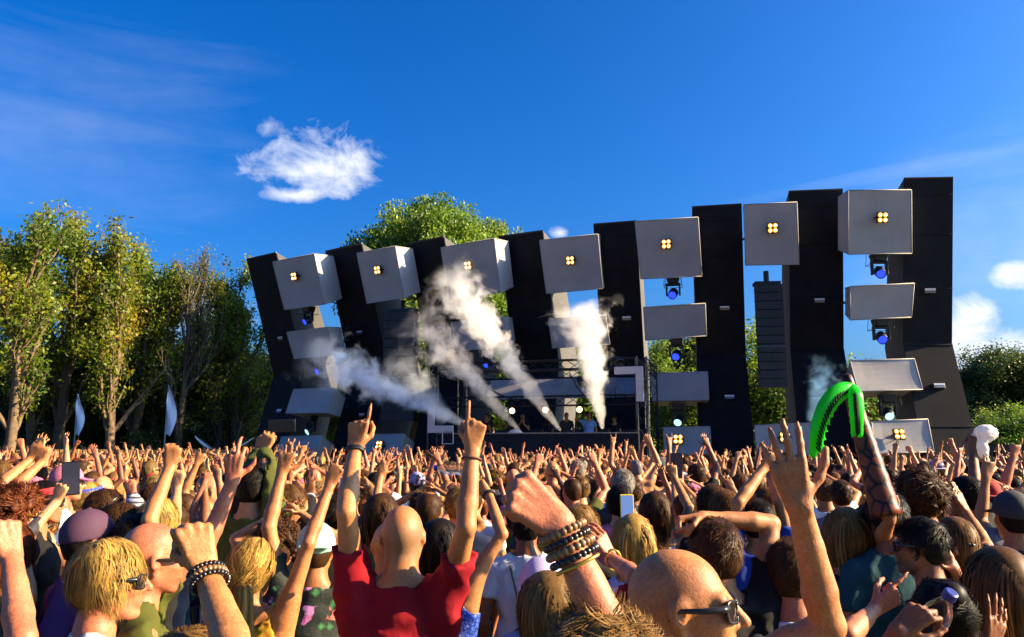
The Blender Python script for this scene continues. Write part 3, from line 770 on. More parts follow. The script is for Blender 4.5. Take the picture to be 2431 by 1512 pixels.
for k, (px, Y, yt, kd) in enumerate([(985, 46, 700, 'bush'), (1130, 48, 690, 'bush'), (1215, 46, 740, 'bush'), (1400, 50, 850, 'bush'), (1585, 46, 830, 'bush'), (1650, 52, 815, 'dark'), (1640, 44, 905, 'bush'), (1810, 48, 785, 'bush'), (1850, 46, 800, 'bush'), (1905, 50, 815, 'bush'), (2060, 50, 935, 'dark'), (730, 46, 900, 'bush'), (790, 50, 880, 'dark'), (1480, 52, 900, 'bush')]):
    tree(kd, px, Y, yt, 61 * k, 'seen through the gaps of the stage', 1.3)
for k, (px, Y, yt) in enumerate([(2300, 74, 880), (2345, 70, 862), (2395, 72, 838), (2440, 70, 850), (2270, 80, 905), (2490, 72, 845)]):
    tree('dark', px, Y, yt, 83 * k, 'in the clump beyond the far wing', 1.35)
for k, (px, Y, yt) in enumerate([(2330, 58, 985), (2400, 57, 970), (2450, 58, 985)]): tree('bush', px, Y, yt, 29 * k, 'low in front of the dark clump beyond the far wing', 1.5)

# ---------------------------------------------------------------- fence and flags
M_PLY = simple('plywood', (.30, .17, .06), .75, 3, .25, .2, 40)
def fence(px0, px1, Y0, Y1, hgt, label, mat):
    A, B = at(px0, 1062, Y0) * [1, 1, 0], at(px1, 1062, Y1) * [1, 1, 0]; L = np.linalg.norm(B - A); n = int(L / 2.4); o = empty('site_fence', tuple((A + B) / 2)); org = np.array(o.location)
    ex = unit(B - A); RM = np.stack([ex, np.cross([0, 0, 1], ex), [0, 0, 1]], 1)
    for k in range(n):
        c = A + (B - A) * (k + .5) / n - org
        m = MB(); m.box(c + [0, 0, hgt / 2 + random.uniform(-.03, .03)], (L / n - .02, .03, hgt), RM); m.build('panel', mat, o)
        m = MB(); m.box(A + (B - A) * k / n - org + np.cross([0, 0, 1], ex) * .07 + [0, 0, hgt / 2], (.08, .08, hgt + .05), RM); m.build('post', M_BARKD, o)
    tag(o, label, 'fence')
fence(-160, 640, 40, 45, 1.95, 'low tan board fence between the crowd and the shady wood', M_PLY)
fence(2255, 2560, 50, 46, 2.25, 'dark site fence beyond the far stage wing', simple('dark_board', (.07, .06, .055), .8, 3, .3))
M_FLAG = simple('white_flag_cloth', (.88, .88, .92), .7, 4, .04, .1)
def flag(px, Y, ytop, ybot, wpx, lean, label):
    top, b = at(px, ytop, Y), at(px + lean, ybot, Y); w = wpx / FPX * Y
    o = empty('feather_flag', (b[0], Y, 0)); org = np.array(o.location)
    m = MB(); m.tube([(0, 0, 0), b - org, (top + b) / 2 - org, top - org], [.035, .03, .025, .012], 6); m.build('pole', M_ALU, o)
    V = []; K = 12
    for i in range(K + 1):
        t = i / K; p = b + (top - b) * t - org; ww = w * math.sin(min(1, (t * .82 + .18)) * math.pi) ** .8
        for j in range(4):
            u = j / 3; V.append(p + np.array([u * ww, .09 * math.sin(u * 5 + t * 7), -.10 * u * (1 - t)]))
    V = np.array(V); nV = len(V); V = np.concatenate([V, V + [0, .006, 0]])
    Q = [(i * 4 + j, i * 4 + j + 1, (i + 1) * 4 + j + 1, (i + 1) * 4 + j) for i in range(K) for j in range(3)]; Q += [tuple(x + nV for x in q[::-1]) for q in Q]
    m = MB(); m.add(V, Q); m.build('flag', M_FLAG, o, smooth=True)
    tag(o, label, 'flag', 'white feather flags')
flag(400, 34, 914, 1030, 22, -8, 'bright white feather flag standing upright in front of the dark trees')
flag(184, 36, 934, 1030, 18, -6, 'thin greyish feather flag hanging limp near the sunlit trunk')
def slant_flag(a, b, Y, label, w):
    A, B = at(*a, Y), at(*b, Y); o = empty('slanting_flag', (B[0], Y, 0)); org = np.array(o.location)
    m = MB(); m.tube([(0, 0, 0), B - org, A - org], [.03, .025, .01], 5); m.build('pole', M_ALU, o)
    m = MB(); K = 8; V = []
    for i in range(K + 1):
        t = i / K; p = A + (B - A) * t - org; V += [p, p + np.array([-.1, .02, -1]) * w * math.sin(math.pi * min(1, t * .9 + .1)) ** .7]
    V = np.array(V); nV = len(V); Q = [(2 * i, 2 * i + 1, 2 * i + 3, 2 * i + 2) for i in range(K)]; m.add(np.concatenate([V, V + [0, .006, 0]]), Q + [tuple(x + nV for x in q[::-1]) for q in Q]); m.build('flag', M_FLAG, o)
    tag(o, label, 'flag', 'white feather flags')
slant_flag((463, 1034), (506, 1066), 30, 'small white flag dipping sharply towards the stage', .12)
slant_flag((602, 1038), (545, 1072), 30, 'small white pennant on a slanting pole next to the stage', .06)

# ================================================================ people
class SDF:
    def __init__(self, lo, hi, h, zs=None):
        self.x = np.arange(lo[0], hi[0] + h, h).astype(np.float32)
        self.y = np.arange(lo[1], hi[1] + h, h).astype(np.float32)
        self.z = (np.arange(lo[2], hi[2] + h, h) if zs is None else np.asarray(zs)).astype(np.float32)
        self.h = h
        self.D = np.full((len(self.x), len(self.y), len(self.z)), .25, np.float32)
    def sub(self, lo, hi):
        sl = []
        for ax, a, b in ((self.x, lo[0], hi[0]), (self.y, lo[1], hi[1]), (self.z, lo[2], hi[2])):
            i = max(0, np.searchsorted(ax, a) - 1); j = min(len(ax), np.searchsorted(ax, b) + 1)
            if j - i < 1: return None
            sl.append(slice(i, j))
        return tuple(sl)
    def P(self, sl):
        return self.x[sl[0]][:, None, None], self.y[sl[1]][None, :, None], self.z[sl[2]][None, None, :]
    def comb(self, sl, d, k):
        A = self.D[sl]
        if k > 0:
            hh = np.maximum(k - np.abs(A - d), 0) / k
            self.D[sl] = np.minimum(A, d) - hh * hh * (k * .25)
        else: self.D[sl] = np.minimum(A, d)
    def cut(self, sl, d, k=.004):
        A = self.D[sl]; d = -d
        hh = np.maximum(k - np.abs(A - d), 0) / k
        self.D[sl] = np.maximum(A, d) + hh * hh * (k * .25)
    def cone(self, a, b, ra, rb, k=.02, flat=None, s=1.0, ends=False, cut=False, grow=0.0):
        a = np.asarray(a, float); b = np.asarray(b, float); ra += grow; rb += grow
        m = max(ra, rb) + k + .03
        sl = self.sub(np.minimum(a, b) - m, np.maximum(a, b) + m)
        if sl is None: return
        X, Y, Z = self.P(sl)
        ab = b - a; L2 = float(ab @ ab) + 1e-12
        px, py, pz = X - a[0], Y - a[1], Z - a[2]
        tr = (px * ab[0] + py * ab[1] + pz * ab[2]) / L2
        t = np.clip(tr, 0, 1)
        qx, qy, qz = px - t * ab[0], py - t * ab[1], pz - t * ab[2]
        q2 = qx * qx + qy * qy + qz * qz
        if flat is not None and s != 1.0:
            w = qx * flat[0] + qy * flat[1] + qz * flat[2]
            q2 = q2 + w * w * (1 / (s * s) - 1)
        d = np.sqrt(q2) - (ra + t * (rb - ra))
        if ends:
            L = math.sqrt(L2); d = np.maximum(d, (tr - 1) * L) if ends == 'b' else np.maximum(d, np.maximum(-tr * L, (tr - 1) * L))
        d = d.astype(np.float32)
        (self.cut if cut else self.comb)(sl, d, k)
    def ell(self, c, r, k=.02, M=None, cut=False, grow=0.0):
        c = np.asarray(c, float); r = np.asarray(r, float) + grow
        m = float(max(r)) + k + .03
        sl = self.sub(c - m, c + m)
        if sl is None: return
        X, Y, Z = self.P(sl)
        px, py, pz = X - c[0], Y - c[1], Z - c[2]
        if M is not None:
            px, py, pz = [px * M[0, i] + py * M[1, i] + pz * M[2, i] for i in range(3)]
        k0 = np.sqrt((px / r[0]) ** 2 + (py / r[1]) ** 2 + (pz / r[2]) ** 2)
        k1 = np.sqrt((px / r[0] ** 2) ** 2 + (py / r[1] ** 2) ** 2 + (pz / r[2] ** 2) ** 2) + 1e-9
        d = (k0 * (k0 - 1) / k1).astype(np.float32)
        (self.cut if cut else self.comb)(sl, d, k)
    def plane(self, n, d0, k=.006):
        """keep n.p < d0"""
        X, Y, Z = self.P((slice(None),) * 3)
        d = (X * n[0] + Y * n[1] + Z * n[2] - d0).astype(np.float32)
        A = self.D; hh = np.maximum(k - np.abs(A - d), 0) / k
        self.D = np.maximum(A, d) + hh * hh * (k * .25)
    def mesh(self):
        D = self.D
        D[[0, -1]] = .1; D[:, [0, -1]] = .1; D[:, :, [0, -1]] = .1
        S = D < 0
        c = S[:-1, :-1, :-1].astype(np.int8)
        for i, j, k in ((1, 0, 0), (0, 1, 0), (1, 1, 0), (0, 0, 1), (1, 0, 1), (0, 1, 1), (1, 1, 1)):
            c += S[i:S.shape[0] - 1 + i, j:S.shape[1] - 1 + j, k:S.shape[2] - 1 + k]
        I, J, K = np.nonzero((c > 0) & (c < 8))
        n = len(I); idx = np.full(c.shape, -1, np.int32); idx[I, J, K] = np.arange(n)
        cor = [(a, b, d) for a in (0, 1) for b in (0, 1) for d in (0, 1)]
        val = {q: D[I + q[0], J + q[1], K + q[2]] for q in cor}
        acc = np.zeros((n, 3), np.float32); cnt = np.zeros(n, np.float32)
        for q in cor:
            for ax in range(3):
                if q[ax]: continue
                q2 = list(q); q2[ax] = 1; q2 = tuple(q2)
                v0, v1 = val[q], val[q2]; m = (v0 < 0) != (v1 < 0)
                t = np.where(m, v0 / np.where(m, v0 - v1, 1), 0)
                for e in range(3):
                    acc[:, e] += np.where(m, (t if e == ax else q[e]), 0)
                cnt += m
        acc /= cnt[:, None]
        def pos(axv, i, f): return axv[i] + f * (axv[np.minimum(i + 1, len(axv) - 1)] - axv[i])
        V = np.stack([pos(self.x, I, acc[:, 0]), pos(self.y, J, acc[:, 1]), pos(self.z, K, acc[:, 2])], 1)
        Q = []
        for ax in range(3):
            a = [slice(None)] * 3; b = [slice(None)] * 3
            a[ax] = slice(0, -1); b[ax] = slice(1, None)
            s0 = S[tuple(a)]; s1 = S[tuple(b)]
            i, j, k = np.nonzero(s0 != s1)
            o = [i, j, k]; flip = s0[i, j, k]
            u, v = [(1, 2), (2, 0), (0, 1)][ax]
            def cell(du, dv):
                p = [i, j, k]; p[u] = p[u] + du; p[v] = p[v] + dv
                return idx[p[0], p[1], p[2]]
            q = np.stack([cell(-1, -1), cell(0, -1), cell(0, 0), cell(-1, 0)], 1)
            q = np.where(flip[:, None], q, q[:, ::-1])
            Q.append(q)
        return V, np.concatenate(Q)

# -------------------------------------------------- hands
FING = [(.031, .090, .074, .0098), (.0105, .094, .082, .0100), (-.0105, .089, .076, .0096), (-.029, .080, .060, .0086)]
POSES = {  # per finger (index..little) the bends in degrees, spread, and the thumb
    'open':  ([(4, 6, 5), (3, 5, 5), (5, 7, 6), (8, 10, 8)], 1.0, 'out'),
    'relax': ([(18, 26, 18), (22, 32, 22), (28, 36, 24), (32, 38, 26)], .6, 'half'),
    'fist':  ([(78, 98, 62), (82, 100, 64), (84, 100, 64), (86, 98, 62)], .15, 'over'),
    'point': ([(2, 5, 4), (80, 98, 62), (84, 100, 64), (86, 98, 62)], .2, 'side'),
    'peace': ([(3, 5, 4), (3, 5, 4), (82, 98, 60), (84, 98, 60)], 1.0, 'over'),
    'horns': ([(3, 6, 4), (80, 98, 62), (82, 98, 62), (5, 8, 6)], .7, 'over'),
    'grip':  ([(48, 62, 38), (50, 64, 40), (54, 64, 40), (56, 62, 38)], .3, 'half'),
    'flat':  ([(2, 3, 2), (1, 2, 2), (2, 3, 2), (4, 4, 3)], .25, 'half'),
    'hook':  ([(25, 70, 50), (10, 20, 15), (50, 75, 50), (60, 80, 50)], .5, 'out'),
}
def rot_towards(f, n, ang):
    return f * math.cos(ang) + n * math.sin(ang)
def add_hand(S, W, f, n, right, pose, s, thick=1.0):
    f = unit(f); n = np.asarray(n, float); n = unit(n - f * (n @ f))
    t = np.cross(f, n) * (1 if right else -1)
    bends, spread, thumb = POSES[pose]
    g = thick * s
    for (o, L, fl, r), bd in zip(FING, bends):
        kn = W + (f * L + t * o - n * .002) * s
        S.cone(W + (f * .000 + t * o * .50) * s, kn - n * .002 * s, .0135 * g, .0098 * g, .007 * s)
        if bd[0] > 40: S.ell(kn - n * .004 * s, np.array([.0098, .0098, .0098]) * g, .005 * s)   # knuckle
        S.cone(W + (f * .03 + t * o * .6 - n * .009) * s, kn - n * .009 * s, .0035 * g, .0035 * g, .004 * s)   # tendon
    S.cone(W + (f * .022 + t * .014 + n * .009) * s, W + (f * .062 - t * .020 + n * .006) * s, .013 * g, .011 * g, .010 * s)
    for (o, L, fl, r), bd in zip(FING, bends):
        kn = W + (f * L + t * o - n * .002) * s
        sp = o * 5.2 * spread
        d0 = unit(f + t * sp); p = kn; a = 0.0; r = r * .90
        for q, (frac, b) in enumerate(zip((.46, .30, .24), bd)):
            a += R(b)
            dv = rot_towards(d0, n, a)
            e = p + dv * fl * frac * s
            S.cone(p, e, (r - q * .0008) * g, (r - .0010 - q * .0008) * g, .003 * s)
            if q: S.ell(p, np.array([1, 1, 1]) * (r - q * .0004) * g, .003 * s)
            p = e
    b0 = W + (f * .018 + t * .020 + n * .004) * s
    if thumb == 'out': seq = [f * .6 + t * .8 + n * .25, f * .80 + t * .55 + n * .2, f * .92 + t * .35 + n * .15]
    elif thumb == 'half': seq = [f * .7 + t * .6 + n * .45, f * .95 + t * .2 + n * .35, f * .98 + t * .05 + n * .3]
    elif thumb == 'side': seq = [f * .75 + t * .6 + n * .35, f * .75 - t * .1 + n * .55, f * .55 - t * .4 + n * .4]
    else: seq = [f * .70 + t * .50 + n * .60, f * .60 - t * .35 + n * .55, f * .1 - t * .95 + n * .15]
    p = b0
    for L, r0, r1, dv in zip((.046, .034, .028), (.0125, .0098, .0092), (.0102, .0094, .0078), seq):
        e = p + unit(dv) * L * s
        S.cone(p, e, r0 * g, r1 * g, .007 * s); p = e

# -------------------------------------------------- a whole figure
def head_matrix(s, yaw=0, pitch=0, roll=0, lean=0.0, hs=1.0):
    M = Matrix.Translation((0, (.012 + lean * .25) * s, 1.575 * s)) @ Matrix.Rotation(R(yaw), 4, 'Z') @ Matrix.Rotation(R(pitch), 4, 'X') @ Matrix.Rotation(R(roll), 4, 'Y') @ Matrix.Translation((0, .008 * s, .108 * s)) @ Matrix.Scale(hs * s, 4)
    return M
def solve_arm(Sh, E, W, L1, L2):
    E = np.asarray(E, float); W = np.asarray(W, float)
    d = W - Sh; D = np.linalg.norm(d)
    if D > (L1 + L2) * .995: W = Sh + d / D * (L1 + L2) * .995; D = (L1 + L2) * .995; d = W - Sh
    if D < abs(L1 - L2) + .05: D = abs(L1 - L2) + .05; W = Sh + unit(d) * D; d = W - Sh
    u = d / D; a = (L1 * L1 - L2 * L2 + D * D) / (2 * D); hh = math.sqrt(max(L1 * L1 - a * a, 0))
    pole = E - Sh; pole = pole - u * (pole @ u)
    if np.linalg.norm(pole) < 1e-3: pole = np.cross(u, [0, 1, .1])
    return Sh + u * a + unit(pole) * hh, W
def shoulder(s, side, fem, up):
    w = .165 if fem else .185
    return np.array([side * (w - .022 * up), -.012, (1.445 + .06 * up)]) * s
def figure(h, s=1.0, fem=False, arms=(None, None), head=(0, 0, 0), lean=0.0, hs=1.0, build=1.0, shirt='tee', sleeve=.55, fold=.0055, seed=0, thin=None):
    """arms: (left,right) dicts E,W,f,n,pose in local metres.  Returns dict of arrays."""
    th = (.84 if fem else 1.0) * (thin or 1.0)
    J = {}
    L1, L2 = .298 * s, .262 * s
    pts = [np.array([0.3, 0, 0]) * s, np.array([-.3, 0, 0]) * s]
    A = []
    for side, a in ((-1, arms[0]), (1, arms[1])):
        if a is None:
            Sh = shoulder(s, side, fem, 0.0)
            E = Sh + np.array([side * .055, -.02, -.285]) * s; W = E + np.array([-side * .03, .10, -.235]) * s
            E, W = solve_arm(Sh, E, W, L1, L2)
            a = dict(f=unit(W - E), n=np.array([-side, .2, 0.]), pose='relax')
        else:
            up = float(np.clip(unit(np.asarray(a['E'], float) - shoulder(s, side, fem, .5))[2], 0, 1))
            Sh = shoulder(s, side, fem, up)
            E, W = solve_arm(Sh, a['E'], a['W'], L1, L2)
        f = unit(a.get('f') if a.get('f') is not None else (W - E))
        A.append((side, Sh, E, W, f, np.asarray(a.get('n', (0, 1, 0)), float), a.get('pose', 'open'), up if a is not None and 'E' in a else 0.0))
        pts += [E, W, W + f * .19 * s]
    HM = np.array(head_matrix(s, *head, lean=lean, hs=hs))
    def hp(v): return HM[:3, :3] @ np.asarray(v, float) + HM[:3, 3]
    HR = HM[:3, :3] / np.cbrt(np.linalg.det(HM[:3, :3])); hsc = np.cbrt(np.linalg.det(HM[:3, :3]))
    pts += [hp((0, 0, .15)), hp((0, .13, 0)), hp((0, -.12, 0))]
    pts = np.array(pts); mg = .075 * s
    lo = np.minimum(pts.min(0) - mg, [-.28 * s, -.2 * s, 0]); hi = np.maximum(pts.max(0) + mg, [.28 * s, .22 * s, 1.0])
    zc = 1.02 * s
    zs = np.concatenate([np.arange(-.03, zc, max(3 * h, .03)), np.arange(zc, hi[2] + h, h)])
    G = SDF(lo, hi, h, zs)
    def torso(G, g=0.0):
        v = lambda *p: np.array(p) * s
        b = build
        if fem:
            G.ell(v(0, -.01, .95), v(.170 * b, .125, .14), .035 * s, grow=g)
            G.ell(v(0, .005, 1.11), v(.122 * b, .090, .17), .035 * s, grow=g)
            G.ell(v(0, 0, 1.29), v(.142 * b, .100, .17), .035 * s, grow=g)
            for q in (-1, 1): G.ell(v(q * .068, .080, 1.285), v(.062, .055, .062), .03 * s, grow=g)
            G.cone(v(-.115, -.012, 1.425), v(.115, -.012, 1.425), .052 * s, .052 * s, .035 * s, grow=g)
        else:
            G.ell(v(0, -.005, .95), v(.160 * b, .118 * b, .14), .035 * s, grow=g)
            G.ell(v(0, .012, 1.10), v(.150 * b, .112 * b, .17), .035 * s, grow=g)
            G.ell(v(0, .002, 1.29), v(.172 * b, .120, .18), .035 * s, grow=g)
            G.cone(v(-.135, -.012, 1.425), v(.135, -.012, 1.425), .062 * s, .062 * s, .035 * s, grow=g)
        for q, (side, Sh, E, W, f, n, pose, up) in zip((-1, 1), A):
            G.cone(v(q * .025, -.022, 1.53 if not fem else 1.52), Sh + v(-q * .03, 0, .0), .042 * s, .045 * s * th, .03 * s, grow=g)
            if up > .2:
                G.cone(Sh + (E - Sh) * .22, v(q * .115, -.02, 1.24), .046 * s * th, .05 * s, .03 * s, grow=g)
    torso(G)
    v = lambda *p: np.array(p) * s
    for q in (-1, 1):
        G.cone(v(q * .09, 0, .90), v(q * .10, .01, .50), .088 * s, .058 * s, .04 * s)
        G.cone(v(q * .10, .01, .50), v(q * .105, -.01, .10), .058 * s, .040 * s, .02 * s)
        G.cone(v(q * .105, -.03, .045), v(q * .12, .15, .038), .045 * s, .038 * s, .03 * s)
    # neck and head
    nk = (.048 if fem else .058) * s
    G.cone(v(0, -.022, 1.45), hp((0, -.024, -.05)), nk * 1.10, nk, .03 * s)
    e = lambda c, r, k, cut=False: G.ell(hp(c), np.array(r) * hsc, k * hsc, M=HR, cut=cut)
    cn = lambda a, b, r0, r1, k, cut=False, **kw: G.cone(hp(a), hp(b), r0 * hsc, r1 * hsc, k * hsc, cut=cut, **kw)
    e((0, -.014, .030), (.0755, .097, .092), .02)
    e((0, .030, -.030), (.060, .067, .085), .016)
    cn((-.046, -.002, -.055), (-.020, .060, -.098), .022, .018, .015); cn((.046, -.002, -.055), (.020, .060, -.098), .022, .018, .015)
    e((0, .072, -.100), (.024, .022, .020), .015)
    cn((-.038, .076, .022), (.038, .076, .022), .013, .013, .02)
    e((.036, .062, -.020), (.026, .030, .024), .012); e((-.036, .062, -.020), (.026, .030, .024), .012)
    e((.031, .101, .004), (.017, .016, .012), .012, True); e((-.031, .101, .004), (.017, .016, .012), .012, True)
    e((.031, .080, .003), (.0135, .0135, .0125), .004); e((-.031, .080, .003), (.0135, .0135, .0125), .004)
    cn((0, .092, .014), (0, .117, -.026), .0085, .0120, .010); cn((-.012, .098, -.031), (.012, .098, -.031), .0085, .0085, .008)
    cn((-.020, .088, -.060), (.020, .088, -.060), .0078, .0078, .010); cn((-.017, .087, -.073), (.017, .087, -.073), .0085, .0085, .009)
    if h < .011: cn((-.022, .0985, -.0665), (.022, .0985, -.0665), .0030, .0030, .003, True)
    for q in (-1, 1):
        cn((q * .074, .000, .022), (q * .070, -.006, -.034), .014, .010, .012, flat=HR @ np.array([1., 0, 0]), s=.55)
        e((q * .080, -.008, .004), (.009, .017, .028), .006)
        e((q * .088, .000, .004), (.008, .009, .016), .005, True)
    # arms
    for side, Sh, E, W, f, n, pose, up in A:
        n = unit(n - f * (n @ f)); u = unit(E - Sh); w_ = unit(W - E); ta = th * s; tw = (.4 + .6 * th) * s
        G.cone(Sh, Sh + (E - Sh) * .40, .049 * ta, .042 * ta, .03 * s)
        bend = unit(np.cross(np.cross(u, w_), u) + 1e-6)                    # biceps side
        G.cone(Sh + (E - Sh) * .30 + bend * .006 * s, Sh + (E - Sh) * .72 + bend * .008 * s, .038 * ta, .036 * ta, .010 * s)
        G.cone(Sh + (E - Sh) * .35, E, .040 * ta, .033 * ta, .008 * s)
        G.ell(E - bend * .010 * s, np.array([.028, .028, .028]) * tw, .010 * s)   # the point of the elbow
        m = E + (W - E) * .28; side_v = np.cross(w_, n)
        G.cone(E, m + side_v * .004 * s, .033 * ta, .036 * ta, .008 * s)
        G.cone(m, E + (W - E) * .66, .036 * ta, .029 * ta, .006 * s, flat=n, s=.93)
        G.cone(E + (W - E) * .62, W + w_ * .006 * s, .0295 * ta, .0245 * tw, .006 * s, flat=n, s=.80)
        G.ell(W - w_ * .012 * s - n * .012 * s - side_v * .015 * s, np.array([.009, .009, .009]) * s, .008 * s)   # wrist bone
        add_hand(G, W, f, n, side > 0, pose, s * (.92 if fem else 1.0), .5 + .5 * th)
    V, Q = G.mesh()
    zf = V[Q].mean(1)[:, 2]
    out = dict(V=V, Q=Q, m=((zf < .99 * s) & (np.abs(V[Q].mean(1)[:, 0]) < .215 * s)).astype(np.int32), hp=np.clip((V - HM[:3, 3]) @ HM[:3, :3] / hsc ** 2, -.5, .5), HM=HM, A=A, s=s, th=th)
    # clothes
    if shirt:
        hc = max(h * 1.25, .009)
        sl_lo = lo.copy(); sl_hi = hi.copy(); sl_lo[2] = .8 * s
        top = 1.62 * s
        ext = [np.array([-.32, -.2, .8]) * s, np.array([.32, .2, 1.62]) * s]
        fr = sleeve if shirt in ('tee', 'long') else .25
        for side, Sh, E, W, f, n, pose, up in A:
            ext += [Sh + (E - Sh) * min(1.0, fr + .1)]
            if fr > 1: ext += [E, W]
        ext = np.array(ext)
        C = SDF(ext.min(0) - .09 * s, ext.max(0) + .09 * s, hc)
        C.D[:] = .25
        torso(C, .010 * s if not fem else .008 * s)
        if not fem: C.ell(v(0, .0, 1.0), v(.185 * build, .14 * build, .2), .08 * s)
        for side, Sh, E, W, f, n, pose, up in A:
            if shirt == 'tank': continue
            r0 = .047 * s * th + .012 * s
            if fr <= 1:
                C.cone(Sh, Sh + (E - Sh) * fr, r0 * .92, (.040 * th + .014) * s, .025 * s, ends='b')
            else:
                C.cone(Sh, E, r0, (.041 * th + .018) * s, .03 * s); C.cone(E, E + (W - E) * .93, (.041 * th + .018) * s, (.03 * th + .012) * s, .02 * s, ends='b')
        # folds: a few warped ridges
        rr = np.random.default_rng(seed + 5)
        X, Y, Z = C.P((slice(None),) * 3)
        W_ = np.zeros_like(C.D)
        for q in range(6):
            d = rr.normal(size=3); d /= np.linalg.norm(d); lam = rr.uniform(.12, .30) * s; ph = rr.uniform(0, 6.3)
            wp = .5 * np.sin((X * d[2] + Y * d[0] + Z * d[1]) * 6.28 / .23 + ph)
            u = np.sin((X * d[0] + Y * d[1] + Z * d[2]) * 6.28 / lam + ph + 2.2 * wp)
            W_ += (1 - np.abs(u)) ** 1.6 * (1.0 if q < 3 else .6)
        C.D -= (fold * s * (W_ - 1.0)).astype(np.float32)
        # neckline: a collar round the neck, cut off by a plane that drops towards the front
        C.cone(v(0, -.022, 1.44), v(0, -.008, 1.56), nk * 1.12 + .010 * s, nk + .010 * s, .03 * s)
        X, Y, Z = C.P((slice(None),) * 3)
        zf_, zb_ = (1.455, 1.540) if not fem else (1.42, 1.52)
        sl_ = (zf_ - zb_) / .16
        dpl = (zb_ * s + sl_ * (Y + .085 * s) - Z); dcy = np.sqrt(X * X + (Y + .01 * s) ** 2) - (.088 if not fem else .10) * s
        reg = np.maximum(dpl, dcy).astype(np.float32); C.D = np.maximum(C.D, -reg)
        if shirt == 'tank':
            for q in (-1, 1):
                Sh = A[0 if q < 0 else 1][1]
                C.ell(Sh + v(q * .045, 0, .02), v(.085, .2, .12), .01, cut=True)
                C.ell(v(q * .02, 0, 1.55), v(.055, .3, .09), .01, cut=True)
        C.plane((0, 0, -1), -.86 * s)
        ii = [np.clip(np.searchsorted(ax, V[:, a_]), 0, len(ax) - 1) for a_, ax in enumerate((C.x, C.y, C.z))]
        inside = (C.D[ii[0], ii[1], ii[2]] < -.022) & (V[:, 2] > C.z[0]) & (V[:, 2] < C.z[-1]) & (V[:, 0] > C.x[0]) & (V[:, 0] < C.x[-1])
        keep = ~inside[Q].all(1); Qk = Q[keep]; us = np.unique(Qk); mp_ = np.full(len(V), -1); mp_[us] = np.arange(len(us))
        out['V'] = V[us]; out['Q'] = mp_[Qk].astype(np.int32); out['m'] = out['m'][keep]; out['hp'] = out['hp'][us]
        out['shirt'] = C.mesh()
    return out

# -------------------------------------------------- hair, caps, glasses (in head space)
def scalp_sdf(h, grow, zmin, hairline=.0078, back=True, lo=(-.16, -.2, -.2), hi=(.16, .16, .2), lump=0.0, freq=60., seed=0):
    G = SDF(lo, hi, h)
    G.ell((0, -.014, .030), np.array((.0765, .098, .092)) + grow, 0)
    if back: G.ell((0, -.05, -.02), (.062 + grow * .6, .052 + grow, .075), .03)
    return G
def finish_scalp(G, zmin, hairline, lump=0.0, freq=60., seed=0):
    rr = np.random.default_rng(seed)
    X, Y, Z = G.P((slice(None),) * 3)
    if lump:
        W_ = 0
        for q in range(5):
            d = unit(rr.normal(size=3)) * freq * rr.uniform(.7, 1.5)
            W_ = W_ + np.sin(X * d[0] + Y * d[1] + Z * d[2] + rr.uniform(0, 6.3) + 1.5 * np.sin(Z * freq * .4 + q))
        G.D = G.D + (lump * W_ * .5).astype(np.float32)
    G.plane((0, .776, -.63), hairline)
    if zmin is not None: G.plane((0, 0, -1), -zmin)
    return G.mesh()
E_C = np.array((0, -.014, .030)); E_R = np.array((.0765, .098, .092))
WSC = 1.0
